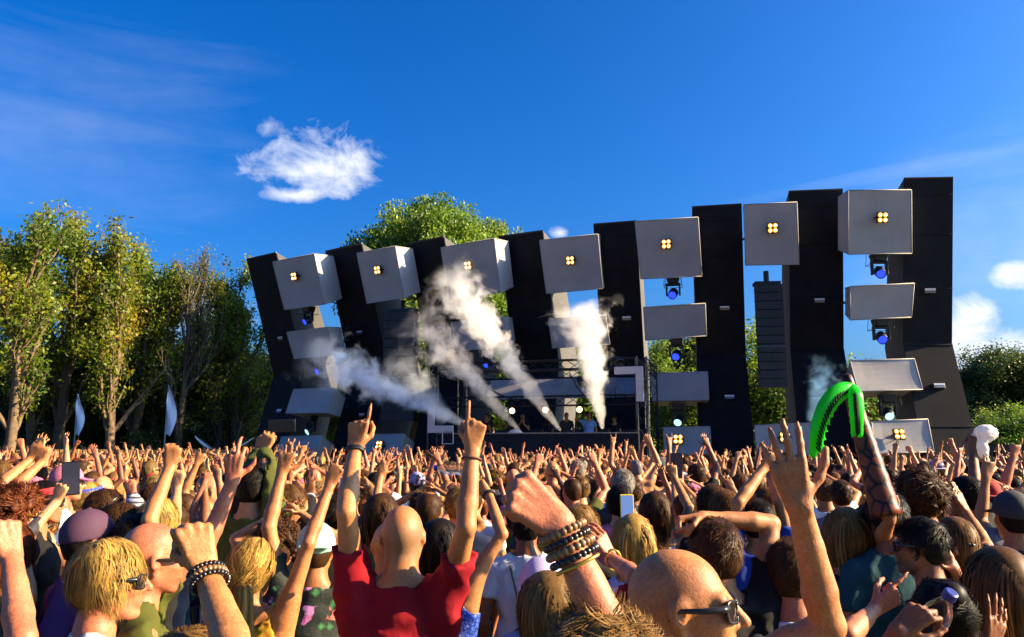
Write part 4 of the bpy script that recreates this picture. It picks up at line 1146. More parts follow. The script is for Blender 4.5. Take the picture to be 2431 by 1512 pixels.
def strands(n, length, offs, gravity, rr, width=.0035, hairline=.006, zmin=-.06, steps=7, wild=.25, crown=(0, -.045, .12), clump=0.0, part=0.0, sweep=None):
    width = width * WSC
    u = rr.normal(size=(n * 4, 3)); u /= np.linalg.norm(u, axis=1)[:, None]
    p = E_C + u * (E_R + offs * .35)
    keep = (p[:, 1] * .776 - p[:, 2] * .63 < hairline) & (p[:, 2] > zmin)
    p = p[keep][:n]; n = len(p)
    cr = np.array(crown)
    d = p - cr
    if sweep is not None: d = d * .35 + np.asarray(sweep) * .1
    if part: d = d + np.stack([np.sign(p[:, 0]) * part, 0 * p[:, 0], 0 * p[:, 0]], 1)
    P = [p]; rnd = rr.random(n); step = length / steps * rr.uniform(.7, 1.15, size=(n, 1))
    wob = rr.normal(size=(n, 3)) * wild
    off = offs * rr.uniform(.5, 1.1, size=(n, 1))
    for i in range(steps):
        nrm = (p - E_C) / (E_R ** 2); nrm /= np.linalg.norm(nrm, axis=1)[:, None]
        t = d - nrm * np.sum(d * nrm, 1)[:, None]; t /= np.linalg.norm(t, axis=1)[:, None] + 1e-6
        g = np.array([0, 0, -1.]) * gravity * (i + 1) / steps * 2
        dd = t + g + wob * (1 if i % 2 else .6) + nrm * wild * .4
        dd /= np.linalg.norm(dd, axis=1)[:, None]
        p = p + dd * step
        q = (p - E_C) / (E_R + off); l = np.linalg.norm(q, axis=1)[:, None]
        p = np.where(l < 1, E_C + q / np.maximum(l, 1e-3) * (E_R + off), p)
        d = dd; P.append(p)
    P = np.stack(P, 1)                       # n, steps+1, 3
    ng_ = max(8, n // 16); gd = rr.integers(0, n, ng_)
    near = np.argmin(((P[:, 0][:, None, :] - P[gd, 0][None, :, :]) ** 2).sum(2), 1); G_ = gd[near]
    wt_ = (np.linspace(0, 1, steps + 1) ** .8 * .58)[None, :, None]
    P = P * (1 - wt_) + (P[G_] + (P[:, :1] - P[G_][:, :1]) * .35) * wt_
    rnd = np.clip(rnd * .5 + rnd[G_] * .65 - .08, 0, 1)
    if clump: 
        wv = np.sin(P[..., 2:3] * 48 + rnd[G_][:, None, None] * 9.0) * clump
        P = P + np.concatenate([wv, wv * .5, 0 * wv], 2)
    tg = np.gradient(P, axis=1); nr = P - E_C
    sd_ = np.cross(tg, nr); sd_ /= np.linalg.norm(sd_, axis=2)[..., None] + 1e-9
    w = width * np.linspace(1, .25, steps + 1)[None, :, None] * rr.uniform(.6, 1.4, size=(n, 1, 1))
    V = np.stack([P - sd_ * w, P + sd_ * w], 2).reshape(-1, 3)
    b = (np.arange(n)[:, None] * (steps + 1) + np.arange(steps)[None, :]).ravel() * 2
    F = np.stack([b, b + 1, b + 3, b + 2], 1)
    return V, F, np.repeat(rnd, (steps + 1) * 2)
def join_np(parts):
    V = []; F = []; A = []; n = 0
    for v, f, a in parts:
        V.append(v); F.append(np.asarray(f) + n); n += len(v); A.append(np.broadcast_to(a, (len(v),)))
    return np.concatenate(V), np.concatenate(F), np.concatenate(A)
HAIR = {}
def hair_mesh(style, seed=0, q=1.0):
    key = (style, seed, q)
    if key in HAIR: return HAIR[key]
    global WSC
    WSC = .55 / math.sqrt(q / 1.5) if q >= 1 else 1.2
    rr = np.random.default_rng(seed + 11); n = int(900 * q); hh = .009 if q >= 1 else .012
    parts = []
    if style == 'short':
        G = scalp_sdf(hh, .008, -.075); parts.append((*finish_scalp(G, -.07, .010, .003, 70, seed), .35))
        parts.append(strands(int(n * 2.2), .050, .014, .10, rr, .0026, .013, -.06, 4, .45))
    elif style == 'buzz':
        G = scalp_sdf(hh, .003, -.075); parts.append((*finish_scalp(G, -.07, .004, .0008, 120, seed), .4))
        parts.append(strands(n, .016, .005, .1, rr, .0022, .004, -.06, 2, .5))
    elif style == 'receding':
        G = scalp_sdf(hh, .004, -.075); G.ell((0, .03, .13), (.058, .085, .05), .01, cut=True); parts.append((*finish_scalp(G, -.075, -.012, .001, 100, seed), .4))
        parts.append(strands(int(n * .6), .03, .006, .1, rr, .0025, -.014, -.06, 3, .4))
    elif style == 'mop':          # thick, ear-length
        G = scalp_sdf(hh, .009, -.085); G.ell((0, -.035, -.01), (.078, .078, .082), .02); parts.append((*finish_scalp(G, -.085, .008, .003, 60, seed), .3))
        parts.append(strands(int(n * 3.0), .135, .017, .42, rr, .0019, .012, -.030, 9, .14, clump=.007))
    elif style == 'frizz':
        G = scalp_sdf(hh, .010, -.075); parts.append((*finish_scalp(G, -.075, .010, .003, 90, seed), .4))
        parts.append(strands(int(n * 2.2), .05, .016, -.1, rr, .0024, .012, -.06, 4, .9, clump=.003))
    elif style == 'curly':
        G = scalp_sdf(hh, .030, -.085); parts.append((*finish_scalp(G, -.085, .018, .014, 95, seed), .3))
        parts.append(strands(int(n * 3.0), .065, .042, -.05, rr, .0036, .02, -.06, 6, 1.0, clump=.008))
    elif style in ('long', 'verylong'):
        L = .36 if style == 'long' else .46
        G = scalp_sdf(hh, .014, None, lo=(-.17, -.22, -L - .05), hi=(.17, .16, .2))
        G.cone((0, -.045, .0), (0, -.075, -L * .8), .086, .078, .04, flat=np.array([0, 1., 0]), s=.62)
        parts.append((*finish_scalp(G, -L, .016, .003, 45, seed), .3))
        parts.append(strands(int(n * 2.6), L + .14, .020, 1.2, rr, .0042, .018, -.03, 9, .10, clump=.002, part=.03))
    elif style == 'ponytail':
        G = scalp_sdf(hh, .009, -.07, lo=(-.16, -.22, -.5), hi=(.16, .16, .2))
        parts.append((*finish_scalp(G, -.08, .012, .0015, 60, seed), .35))
        parts.append(strands(int(n * 1.2), .16, .012, .15, rr, .0035, .012, -.05, 6, .12, crown=(0, .09, .09), sweep=(0, -1., -.35)))
        # the tail itself
        m = int(n * .7); a = rr.random(m) * 6.28; r0 = np.sqrt(rr.random(m)); rnd = rr.random(m)
        t = np.linspace(0, 1, 10)[None, :]
        wd = (.016 + .040 * np.sin(np.clip(t * 1.15, 0, 1) * math.pi) ** .8) * r0[:, None]
        x = np.cos(a)[:, None] * wd + .004 * np.sin(t * 14 + a[:, None]); y = -.112 - .025 * np.sin(t * 2.2) + np.sin(a)[:, None] * wd * .6
        z = -.005 - t * (.38 + .10 * rnd[:, None])
        P = np.stack([x, y, z + 0 * x], 2); w = .0038 * WSC * np.linspace(1, .3, 10)[None, :, None]
        tg = np.gradient(P, axis=1); nr = P - np.array([0, -.08, -.2]); sv = np.cross(tg, nr); sv /= np.linalg.norm(sv, axis=2)[..., None] + 1e-9
        V = np.stack([P - sv * w, P + sv * w], 2).reshape(-1, 3)
        b = (np.arange(m)[:, None] * 10 + np.arange(9)[None, :]).ravel() * 2
        parts.append((V, np.stack([b, b + 1, b + 3, b + 2], 1), np.repeat(rnd, 20)))
    elif style == 'bun':
        G = scalp_sdf(hh, .009, -.07, hi=(.16, .16, .24)); G.ell((0, -.085, .095), (.042, .042, .040), .01)
        parts.append((*finish_scalp(G, -.07, .012, .003, 80, seed), .35))
        parts.append(strands(n, .11, .011, .0, rr, .0035, .012, -.05, 5, .12, crown=(0, .10, .05), sweep=(0, -.8, .4)))
    v0 = parts[0][0]; az = np.arctan2(v0[:, 0], v0[:, 1] + .045); kk = (az * 38 + np.sin(v0[:, 2] * 40) * .6).astype(int)
    parts[0] = (parts[0][0], parts[0][1], .18 + .4 * np.abs(np.sin(kk * 12.9898) * 43758.5453 % 1.0))
    V, F, A = join_np(parts)
    HAIR[key] = mesh_np('hair_' + style, V, F, [M_HAIR], attrs={'rnd': A})
    return HAIR[key]
def cap_mesh(mat, back=False):
    key = ('cap', mat.name, back)
    if key in HAIR: return HAIR[key]
    G = SDF((-.13, -.22, -.08), (.13, .24, .19), .0075)
    G.ell((0, -.010, .030), (.090, .112, .108), 0)
    G.plane((0, .18, -.98), -.018 if not back else -.012)
    sg = -1 if back else 1
    G.cone((-.052, sg * .09, .030), (.052, sg * .09, .030), .030, .030, .006, flat=np.array([0, 0, 1.]), s=.22)
    G.cone((-.040, sg * .128, .022), (.040, sg * .128, .022), .042, .042, .012, flat=np.array([0, 0, 1.]), s=.16)
    G.ell((0, -.01, .139), (.011, .011, .007), .004)
    V, Q = G.mesh()
    HAIR[key] = decimate(mesh_np('cap', V, Q, [mat]), .35); return HAIR[key]
def hat_mesh(mat):
    key = ('bucket', mat.name)
    if key in HAIR: return HAIR[key]
    m = MB(); m.lathe([(.001, .135), (.05, .133), (.080, .125), (.094, .05), (.098, .04), (.135, -.012), (.133, -.016), (.094, .034)], (0, -.012, 0), np.diag([.92, 1.12, 1]), 28)
    HAIR[key] = m.mesh('hat', mat, True); return HAIR[key]
M_GLASS_DARK = simple('dark_lens', (.012, .010, .012), .08, 4, .1, 0)
M_FRAME = simple('black_plastic', (.012, .012, .014), .3, 4, .1, 0)
def glasses_mesh(mat, lens, up=0.0):
    key = ('gl', mat.name, lens.name)
    if key in HAIR: return HAIR[key]
    me_f = MB(); me_l = MB()
    for q in (-1, 1):
        sq = lambda v: math.copysign(abs(v) ** .62, v)
        pts = [(q * (.035 + .029 * sq(math.cos(a))), .1035 - .016 * ((.035 + .029 * sq(math.cos(a))) / .06) ** 2, .002 + .021 * sq(math.sin(a)) - .004 * (math.cos(a) < 0) * abs(math.sin(a))) for a in np.linspace(0, 2 * math.pi, 15)]
        me_f.tube(pts, .0034, 6, False)
        c = np.mean(pts[:-1], 0); me_l.add(np.array([c + (0, .004, 0)] + pts[:-1]), [], [(0, 1 + j, 1 + (j + 1) % 14) for j in range(14)])
        me_f.tube([(q * .062, .089, .012), (q * .074, .080, .012), (q * .081, .04, .012), (q * .081, -.005, .014), (q * .078, -.025, -.004)], [.0068, .0072, .0062, .0050, .004], 6)
    me_f.tube([(-.010, .104, .010), (0, .106, .013), (.010, .104, .010)], .003, 6)
    HAIR[key] = (me_f.mesh('frame', mat, True), me_l.mesh('lens', lens, True)); return HAIR[key]
def torus_mesh(r, t, mat, n=20, beads=0):
    m = MB()
    if beads:
        for a in np.arange(beads) * 2 * math.pi / beads:
            c = np.array([math.cos(a) * r, math.sin(a) * r, 0])
            m.lathe([(.001, -t), (t * .75, -t * .65), (t, 0), (t * .75, t * .65), (.001, t)], c, None, 7)
    else:
        a = np.linspace(0, 2 * math.pi, n + 1)
        m.tube(np.stack([np.cos(a) * r, np.sin(a) * r, 0 * a], 1), t, 6, False)
    return m.mesh('band', mat, True)

# ================================================================ people near the camera
SK = {'tan': (.405, .190, .070), 'fair': (.48, .262, .128), 'pink': (.46, .180, .094), 'brown': (.25, .102, .038), 'deep': (.14, .056, .024)}
HC = {'blond': (.40, .245, .062), 'darkblond': (.19, .105, .032), 'brown': (.060, .026, .009), 'lightbrown': (.125, .058, .018), 'black': (.012, .008, .006), 'auburn': (.13, .034, .011), 'grey': (.22, .20, .175)}
SC = {'crimson': (.22, .003, .010), 'olive': (.060, .065, .010), 'white': (.56, .56, .58), 'black': (.009, .009, .010), 'navy': (.012, .018, .055), 'grey': (.15, .15, .16), 'red': (.36, .010, .012), 'pink': (.42, .11, .18), 'teal': (.008, .045, .062), 'mustard': (.50, .26, .018), 'skyblue': (.14, .26, .50), 'blue': (.012, .04, .26), 'purple': (.09, .03, .13), 'green': (.02, .11, .04), 'lilac': (.34, .30, .50), 'mint': (.24, .46, .36), 'charcoal': (.030, .030, .034), 'cream': (.46, .40, .30)}
def floral_mat():
    m, t, out = material('floral_print')
    c = N(t, 'ShaderNodeTexCoord')
    nd = N(t, 'ShaderNodeTexNoise'); nd.inputs['Scale'].default_value = 28; nd.inputs['Detail'].default_value = 2; lk(t, c.outputs['Object'], nd.inputs['Vector'])
    wv = N(t, 'ShaderNodeVectorMath', operation='MULTIPLY_ADD'); lk(t, nd.outputs['Color'], wv.inputs[0]); wv.inputs[1].default_value = (.07, .07, .07); lk(t, c.outputs['Object'], wv.inputs[2])
    v = N(t, 'ShaderNodeTexVoronoi'); v.inputs['Scale'].default_value = 13; lk(t, wv.outputs[0], v.inputs['Vector'])
    v2 = N(t, 'ShaderNodeTexVoronoi', distance='MANHATTAN'); v2.inputs['Scale'].default_value = 20; lk(t, c.outputs['Object'], v2.inputs['Vector'])
    lf = ramp(t, v2.outputs['Distance'], [(.0, (.06, .26, .06)), (.34, (.02, .11, .035)), (.50, (.005, .010, .008))])
    s = N(t, 'ShaderNodeSeparateColor'); lk(t, v.outputs['Color'], s.inputs[0])
    pet = ramp(t, s.outputs[0], [(0, (.62, .12, .30)), (.35, (.55, .25, .55)), (.55, (.7, .10, .05)), (.8, (.65, .5, .55))])
    fl = ramp(t, v.outputs['Distance'], [(.0, (1, 1, 1)), (.28, (1, 1, 1)), (.38, (0, 0, 0))])
    gate = N(t, 'ShaderNodeMath', operation='GREATER_THAN'); gate.inputs[1].default_value = .30; lk(t, s.outputs[1], gate.inputs[0])
    mul = N(t, 'ShaderNodeMath', operation='MULTIPLY'); lk(t, fl, mul.inputs[0]); lk(t, gate.outputs[0], mul.inputs[1])
    cc = mixc(t, mul.outputs[0], lf, pet)
    bsdf(t, out, cc, .8, bump(t, noise(t, 14, 4), .4, .02)); return m
def stripe_mat(name, a, b, freq, axis=2, duty=.5):
    m, t, out = material(name)
    c = N(t, 'ShaderNodeTexCoord'); s = N(t, 'ShaderNodeSeparateXYZ'); lk(t, c.outputs['Object'], s.inputs[0])
    mu = N(t, 'ShaderNodeMath', operation='MULTIPLY'); mu.inputs[1].default_value = freq; lk(t, s.outputs[axis], mu.inputs[0])
    fr = N(t, 'ShaderNodeMath', operation='FRACT'); lk(t, mu.outputs[0], fr.inputs[0])
    gt = N(t, 'ShaderNodeMath', operation='GREATER_THAN'); gt.inputs[1].default_value = duty; lk(t, fr.outputs[0], gt.inputs[0])
    bsdf(t, out, mixc(t, gt.outputs[0], a, b), .85, bump(t, noise(t, 12, 4), .4, .02)); return m
def sequin_mat():
    m, t, out = material('blue_sequins')
    c = N(t, 'ShaderNodeTexCoord'); v = N(t, 'ShaderNodeTexVoronoi'); v.inputs['Scale'].default_value = 160; lk(t, c.outputs['Object'], v.inputs['Vector'])
    s = N(t, 'ShaderNodeSeparateColor'); lk(t, v.outputs['Color'], s.inputs[0])
    cc = ramp(t, s.outputs[0], [(0, (.01, .02, .16)), (.7, (.02, .06, .42)), (1, (.10, .2, .7))])
    bsdf(t, out, cc, .35, bump(t, s.outputs[1], .5, .004), Metallic=.3); return m
PRINT = {'floral': floral_mat(), 'stripes': stripe_mat('navy_white_stripes', (.70, .70, .72), (.02, .025, .06), 11, 2, .55), 'thin_stripes': stripe_mat('thin_grey_stripes', (.46, .47, .50), (.05, .05, .06), 42, 2, .6), 'sequins': sequin_mat()}
CAPM = {k: simple('cap_' + k, SC[c], .85, 8, .15, .3, 300) for k, c in (('mint', 'mint'), ('black', 'charcoal'), ('purple', 'purple'), ('pink', 'pink'), ('white', 'lilac'), ('red', 'red'), ('blue', 'blue'))}
CAPM['purple'] = simple('cap_plum', (.055, .018, .045), .8, 8, .2, .2, 300)
M_YEL = simple('yellow_plastic', (.75, .52, .01), .3, 4, .05, 0); M_REDB = simple('red_bandana', (.55, .02, .03), .8, 30, .3, .2); M_BLUEB = simple('blue_bandana', (.02, .07, .55), .8, 30, .3, .2)
M_BEAD = simple('wooden_beads', (.20, .10, .035), .4, 60, .4, .2); M_BEADK = simple('black_beads', (.012, .010, .010), .3, 60, .4, .2); M_GOLD = simple('gold_band', (.55, .36, .06), .3, 9, .2, 0, Metallic=.8)
M_PHONE = simple('phone_glass', (.010, .010, .014), .08, 4, .1, 0); M_STRAP = simple('watch_strap', (.015, .014, .015), .55, 20, .2, .2); M_LEATHER = simple('brown_leather_band', (.10, .03, .02), .6, 20, .3, .2); M_PURB = simple('violet_wristband', (.30, .22, .62), .6, 20, .2, .1)
HEROES = []
def to_local(p, root, yaw):
    q = np.asarray(p, float) - root; a = -R(yaw); c, s = math.cos(a), math.sin(a)
    return np.array([q[0] * c - q[1] * s, q[0] * s + q[1] * c, q[2]])
def dir_local(d, yaw):
    a = -R(yaw); c, s = math.cos(a), math.sin(a); return np.array([d[0] * c - d[1] * s, d[0] * s + d[1] * c, d[2]])
def ray_sphere(px, py, C, L, pick):
    d = unit(ray(px, py)); oc = CAM - C; b = oc @ d; cc = oc @ oc - L * L; disc = b * b - cc
    if disc < 0: p = CAM - d * b; return C + unit(p - C) * L
    r = math.sqrt(disc); return CAM + d * (-b + (r if pick > 0 else -r))
def band(parent, fig, side, off, mesh, name, squash=.78, grow=1.0):
    A = fig['A'][0 if side == 'L' else 1]; _, Sh, E, W, f, n, pose, up = A
    ax = unit(W - E); n = unit(n - ax * (n @ ax)); Mx = frame(ax, np.cross(ax, n))
    Mx = Mx @ np.diag([1, squash, 1])
    p = W - ax * off
    o = link(name, mesh, parent, Matrix.Translation(p) @ Matrix(Mx * grow).to_4x4()); return o
def hero(label, top, Y, yaw=0, fem=False, hair=None, hc='brown', skin='tan', shirt='tee', sc='black', prt=None, L=None, Rr=None, head=(0, 0, 0), cap=None, capback=False, glasses=False, gl_mat=None, bands=(), hs=1.0, build=1.0, sleeve=.55, seed=None, q=None, beard=0, scalp=0, extra=None, group='people near the camera', hdrop=0.0, fold=.006):
    k = len(HEROES); seed = k if seed is None else seed
    p = at(top[0], top[1], Y); thick = {None: .0, 'buzz': .003}.get(hair, .015 if not cap else .02)
    s = (p[2] - thick) / 1.803
    root = np.array([p[0], Y, 0.0])
    root = root - np.array([-math.sin(R(yaw)) * .01, math.cos(R(yaw)) * .01, 0])
    arms = []
    for side, a in ((-1, L), (1, Rr)):
        if a is None: arms.append(None); continue
        upv = a.get('up', .8)
        sh = shoulder(s, side, fem, upv); ca, sa = math.cos(R(yaw)), math.sin(R(yaw))
        shw = root + np.array([sh[0] * ca - sh[1] * sa, sh[0] * sa + sh[1] * ca, sh[2]])
        E = ray_sphere(*a['e'], shw, .298 * s, a.get('ez', 1)); W = ray_sphere(*a['w'], E, .262 * s, a.get('wz', 1))
        f = W - E
        if 't' in a:
            Wd = math.hypot(*(W - CAM)[:2]); tp = at(*a['t'], W[1] + a.get('td', 0.0)); f = unit(tp - W)
        n = np.asarray(a.get('n', (0, 1, 0)), float)
        arms.append(dict(E=to_local(E, root, yaw), W=to_local(W, root, yaw), f=dir_local(unit(f), yaw), n=dir_local(n, yaw), pose=a.get('pose', 'open')))
    h = float(np.clip(.0027 * Y, .0062, .012))
    fig = figure(h, s, fem, arms, head, hs=hs, build=build, shirt=shirt, sleeve=sleeve, seed=seed, fold=fold)
    me = decimate(mesh_np('person', fig['V'], fig['Q'], [M_SKIN_HERO if Y < 3.2 else M_SKIN, M_DENIM], fig['m'], attrs={'hp': fig['hp']}), .5 if Y < 3 else .42)
    o = link('person', me); o.location = root; o.rotation_euler = (0, 0, R(yaw)); o.color = (*SK[skin], 1)
    o['beard'] = float(beard); o['scalp'] = float(scalp)
    tag(o, label, 'person', group)
    if 'shirt' in fig:
        so = link({'tank': 'top', 'long': 'sweater'}.get(shirt, 't_shirt'), decimate(mesh_np('shirt', *fig['shirt'], [PRINT[prt] if prt else M_CLOTH]), .4 if Y < 3 else .28), o); so.color = (*SC[sc], 1)
    HMm = Matrix(fig['HM'])
    if hair and cap: hair = {'short': 'buzz', 'mop': 'buzz'}.get(hair, hair)
    if hair:
        qq = q or (2.2 if Y < 2.6 else 1.0)
        ho = link('hair', hair_mesh(hair, 0, qq), o, HMm); ho.color = (*HC[hc], 1)
    if cap: link('cap', cap_mesh(CAPM[cap], capback), o, HMm)
    if glasses:
        gf, gl = glasses_mesh(gl_mat or M_FRAME, M_GLASS_DARK)
        go = link('sunglasses', gf, o, HMm @ (Matrix.Rotation(R(38), 4, 'X') @ Matrix.Translation((0, -.008, .035)) if glasses == 'up' else Matrix()))
        link('lens', gl, go)
    for side, off, mesh, nm, g_ in bands: band(o, fig, side, off, mesh, nm, grow=g_)
    if extra: extra(o, fig)
    HEROES.append(dict(o=o, fig=fig, root=root, yaw=yaw, Y=Y, s=s))
    return HEROES[-1]
WATCH = MB(); 
_a = np.linspace(0, 2 * math.pi, 21)
for dz in (-.006, .0, .006): WATCH.tube(np.stack([np.cos(_a) * .033, np.sin(_a) * .033, 0 * _a + dz], 1), .0035, 5, False)
WATCH.box((0, -.036, 0), (.034, .012, .036)); WATCH_ME = WATCH.mesh('watch', M_STRAP, True)
B_LEA = torus_mesh(.032, .004, M_LEATHER); B_BEAD = torus_mesh(.034, .0062, M_BEAD, beads=24); B_BEADK = torus_mesh(.034, .0052, M_BEADK, beads=26); B_GOLD = torus_mesh(.034, .0030, M_GOLD); B_PUR = torus_mesh(.034, .006, M_PURB); B_WHITE = torus_mesh(.034, .007, M_WHITE); B_GREEN = torus_mesh(.033, .007, simple('green_wristband', (.02, .5, .12), .6))
def world_hand(H, side, along=.0, out=0.0):
    A = H['fig']['A'][0 if side == 'L' else 1]; W, f, n = A[3], A[4], A[5]; n = unit(n - f * (n @ f))
    p = W + f * along * H['s'] + n * out
    a = R(H['yaw']); c, s = math.cos(a), math.sin(a); Rz = np.array([[c, -s, 0], [s, c, 0], [0, 0, 1]])
    return Rz @ p + H['root'], Rz @ f, Rz @ n

# ---- the row across the foreground
RED = hero('bald man in a crimson T-shirt pointing both index fingers up at the stage', (957, 1196), 3.0, 0, skin='tan', sc='crimson', scalp=.75, head=(0, 2, 0), hs=.94, build=.95, fold=.0075,
     L=dict(e=(824, 1218), w=(843, 1063), t=(861, 945), pose='point', n=(.12, 1, 0), ez=-1, wz=1), Rr=dict(e=(1106, 1250), w=(1121, 1066), t=(1137, 950), pose='point', n=(-.12, 1, 0), ez=-1, wz=1),
     bands=[('L', .012, WATCH_ME, 'wristwatch', 1.05), ('R', .035, B_LEA, 'bracelet', 1.02)])
hero('woman with a long blond ponytail in a mustard top, one arm raised', (602, 1272), 3.2, 0, True, 'ponytail', 'blond', 'tan', 'tank', 'mustard',
     Rr=dict(e=(737, 1280), w=(783, 1150), t=(806, 1095), pose='peace', n=(0, 1, 0)))
hero('man in a mint cap and dark floral shirt raising his left palm', (752, 1236), 3.7, 8, hair='short', hc='brown', skin='tan', prt='floral', sc='green', cap='mint', capback=True, head=(0, -4, 0), build=1.1,
     L=dict(e=(654, 1253), w=(668, 1122), t=(690, 1045), pose='open', n=(0, 1, 0)))
hero('blond mop-haired man with black sunglasses in a white T-shirt, facing the stage side', (262, 1276), 2.6, -64, hair='mop', hc='blond', skin='pink', sc='white', glasses=True, head=(-8, 0, 0), hs=1.0)
hero('bald man with sunglasses in an olive T-shirt, far fist raised', (362, 1240), 2.85, -62, skin='pink', sc='olive', glasses=True, build=1.12, scalp=.15, beard=.3, fold=.0075, head=(4, 0, 6),
     L=dict(e=(556, 1255), w=(553, 1136), t=(557, 1072), pose='hook', n=(0, 1, 0), ez=1))
hero('fair-haired person raising a fist with three dark beaded bracelets', (450, 1488), 1.62, -10, hair='mop', hc='darkblond', skin='tan', sc='grey', q=2.2,
     Rr=dict(e=(572, 1590), w=(487, 1352), t=(462, 1270), pose='fist', n=(-.55, .8, 0), ez=-1, wz=1), bands=[('R', .010, B_BEADK, 'bracelet', 1.0), ('R', .024, B_BEAD, 'bracelet', 1.0), ('R', .036, B_BEADK, 'bracelet', 1.03)])
BALD = hero('bald man in black sunglasses and black T-shirt raising a wide open hand', (1618, 1302), 1.72, -124, skin='tan', sc='black', glasses=True, beard=.45, scalp=.1, head=(19, 5, 0), hs=.98, build=1.05,
     L=dict(e=(2030, 1452), w=(1896, 1200), t=(1862, 1080), pose='open', n=(.25, .95, 0), ez=1, wz=-1))
def fuzz(o, fig): pass
FIST = hero('frizzy fair-haired man raising a big fist with five stacked bracelets', (1430, 1432), 1.30, 6, hair='frizz', hc='darkblond', skin='pink', sc='grey', q=2.2, scalp=.2,
     L=dict(e=(1548, 1590), w=(1330, 1250), t=(1222, 1165), pose='fist', n=(.2, .75, -.5), ez=-1, wz=1, up=.6),
     bands=[('L', .008, B_BEAD, 'bracelet', 1.05), ('L', .022, B_BEADK, 'bracelet', 1.06), ('L', .036, B_BEAD, 'bracelet', 1.08), ('L', .050, B_BEADK, 'bracelet', 1.10), ('L', .062, B_GOLD, 'bracelet', 1.04)])
hero('dark-haired man in a black T-shirt with one arm folded over his head', (1694, 1224), 2.9, 6, hair='short', hc='brown', skin='tan', sc='black', fold=.0075,
     Rr=dict(e=(1828, 1252), w=(1668, 1226), t=(1610, 1238), pose='fist', n=(0, -.3, -1), ez=1, wz=-1, up=.7))
hero('young man in a navy-striped white T-shirt pointing with one hand', (1876, 1272), 2.9, -28, hair='short', hc='brown', skin='pink', prt='stripes', sc='white', glasses=True,
     Rr=dict(e=(2010, 1512), w=(2076, 1446), t=(2150, 1390), pose='point', n=(-.5, .8, 0), ez=-1, wz=1, up=0))
hero('woman with dark crown-to-waist straight light-brown hair beside the teal shirt', (2003, 1202), 4.0, 0, True, 'verylong', 'darkblond', 'tan', 'tank', 'navy')
TEAL = hero('person in a plain teal T-shirt standing behind the inflatable trunk', (2098, 1160), 3.9, 4, hair='short', hc='black', skin='brown', sc='teal', build=1.1)
hero('curly dark-haired man next to the foot of the inflatable palm', (2182, 1120), 4.45, -12, hair='curly', hc='brown', skin='tan', sc='charcoal')
hero('bearded dark-haired man in sunglasses looking away from the dark clump of trees', (2182, 1224), 3.55, 62, hair='short', hc='black', skin='brown', sc='black', glasses=True, beard=.9)
hero('woman in sunglasses with her back to the stage, hand before her face', (2266, 1226), 3.9, 148, True, 'long', 'lightbrown', 'pink', 'tank', 'purple', glasses=True,
     L=dict(e=(2300, 1420), w=(2266, 1352), t=(2236, 1308), pose='flat', n=(0, -1, 0), up=0, ez=-1, wz=-1))
hero('woman with very long brown hair in black next to the bottle holder', (2366, 1302), 2.65, 4, True, 'verylong', 'lightbrown', 'tan', 'tee', 'black', hs=1.06)
BOT = hero('woman with shiny dark hair lifting a water bottle', (2230, 1372), 2.35, -6, True, 'bun', 'black', 'brown', 'tee', 'black',
     L=dict(e=(2100, 1590), w=(2130, 1500), t=(2190, 1450), pose='grip', n=(.6, .2, .2), ez=-1, wz=-1, up=0), Rr=dict(e=(2400, 1600), w=(2350, 1540), t=(2365, 1465), pose='open', n=(-.2, .9, 0), up=0, ez=-1, wz=1))
hero('man in a dark cap and grey T-shirt raising his flat reddened palm', (2400, 1170), 4.2, -6, hair='buzz', hc='black', skin='tan', sc='charcoal', cap='black', capback=False,
     L=dict(e=(2342, 1296), w=(2292, 1212), t=(2262, 1160), pose='flat', n=(-.5, .7, 0), up=.3))
hero('person behind the dark cap holding up a straight arm with spread fingers', (2410, 1160), 4.75, 10, hair='short', hc='brown', skin='tan', sc='grey',
     L=dict(e=(2326, 1236), w=(2340, 1130), t=(2352, 1070), pose='horns', n=(0, 1, 0)))
BAG = hero('dark-haired man holding a white plastic bag above his head', (2290, 1128), 5.2, 30, hair='short', hc='black', skin='brown', sc='black',
     Rr=dict(e=(2322, 1152), w=(2308, 1066), t=(2312, 1040), pose='fist', n=(.3, .9, 0)))
hero('woman with dark bob in a blue sequined top, watch arm bent above her head', (1043, 1232), 3.75, -4, True, 'long', 'black', 'tan', 'tank', 'blue', prt='sequins', hs=1.03,
     Rr=dict(e=(1205, 1240), w=(1160, 1174), t=(1120, 1130), pose='relax', n=(0, 1, 0), ez=1), bands=[('R', .0, WATCH_ME, 'wristwatch', .95)])
hero('bald pink-skinned man half hidden behind the crimson T-shirt', (922, 1240), 3.9, 10, skin='pink', sc='navy', scalp=.2)
hero('balding man with cropped brown hair beyond the crimson T-shirt', (1019, 1162), 5.0, -6, hair='receding', hc='brown', skin='tan', sc='black')
def strap_bag(o, fig):
    s = fig['s']; m = MB()
    for q in (-1, 1): m.tube([np.array(p) * s for p in ((q * .10, .02, 1.51), (q * .10, -.09, 1.47), (q * .06, -.155, 1.30), (q * .015, -.16, 1.16))], .006, 5)
    m.build('drawstring', M_STRAP, o)
    G = SDF(np.array((-.2, -.3, .85)) * s, np.array((.2, -.05, 1.22)) * s, .012); G.ell(np.array((0, -.16, 1.02)) * s, np.array((.13, .06, .15)) * s, 0); V, Q = G.mesh()
    b = link('bag', mesh_np('bag', V, Q, [simple('black_nylon', (.02, .02, .025), .6, 9, .3, .3)]), o)
hero('man in a white T-shirt wearing a black drawstring bag', (1249, 1196), 4.7, 3, hair='short', hc='black', skin='brown', sc='white', extra=strap_bag)
hero('woman with windblown blond hair below the beaded fist', (1316, 1352), 2.55, 8, True, 'long', 'darkblond', 'tan', 'tee', 'lilac', head=(18, 0, -10))
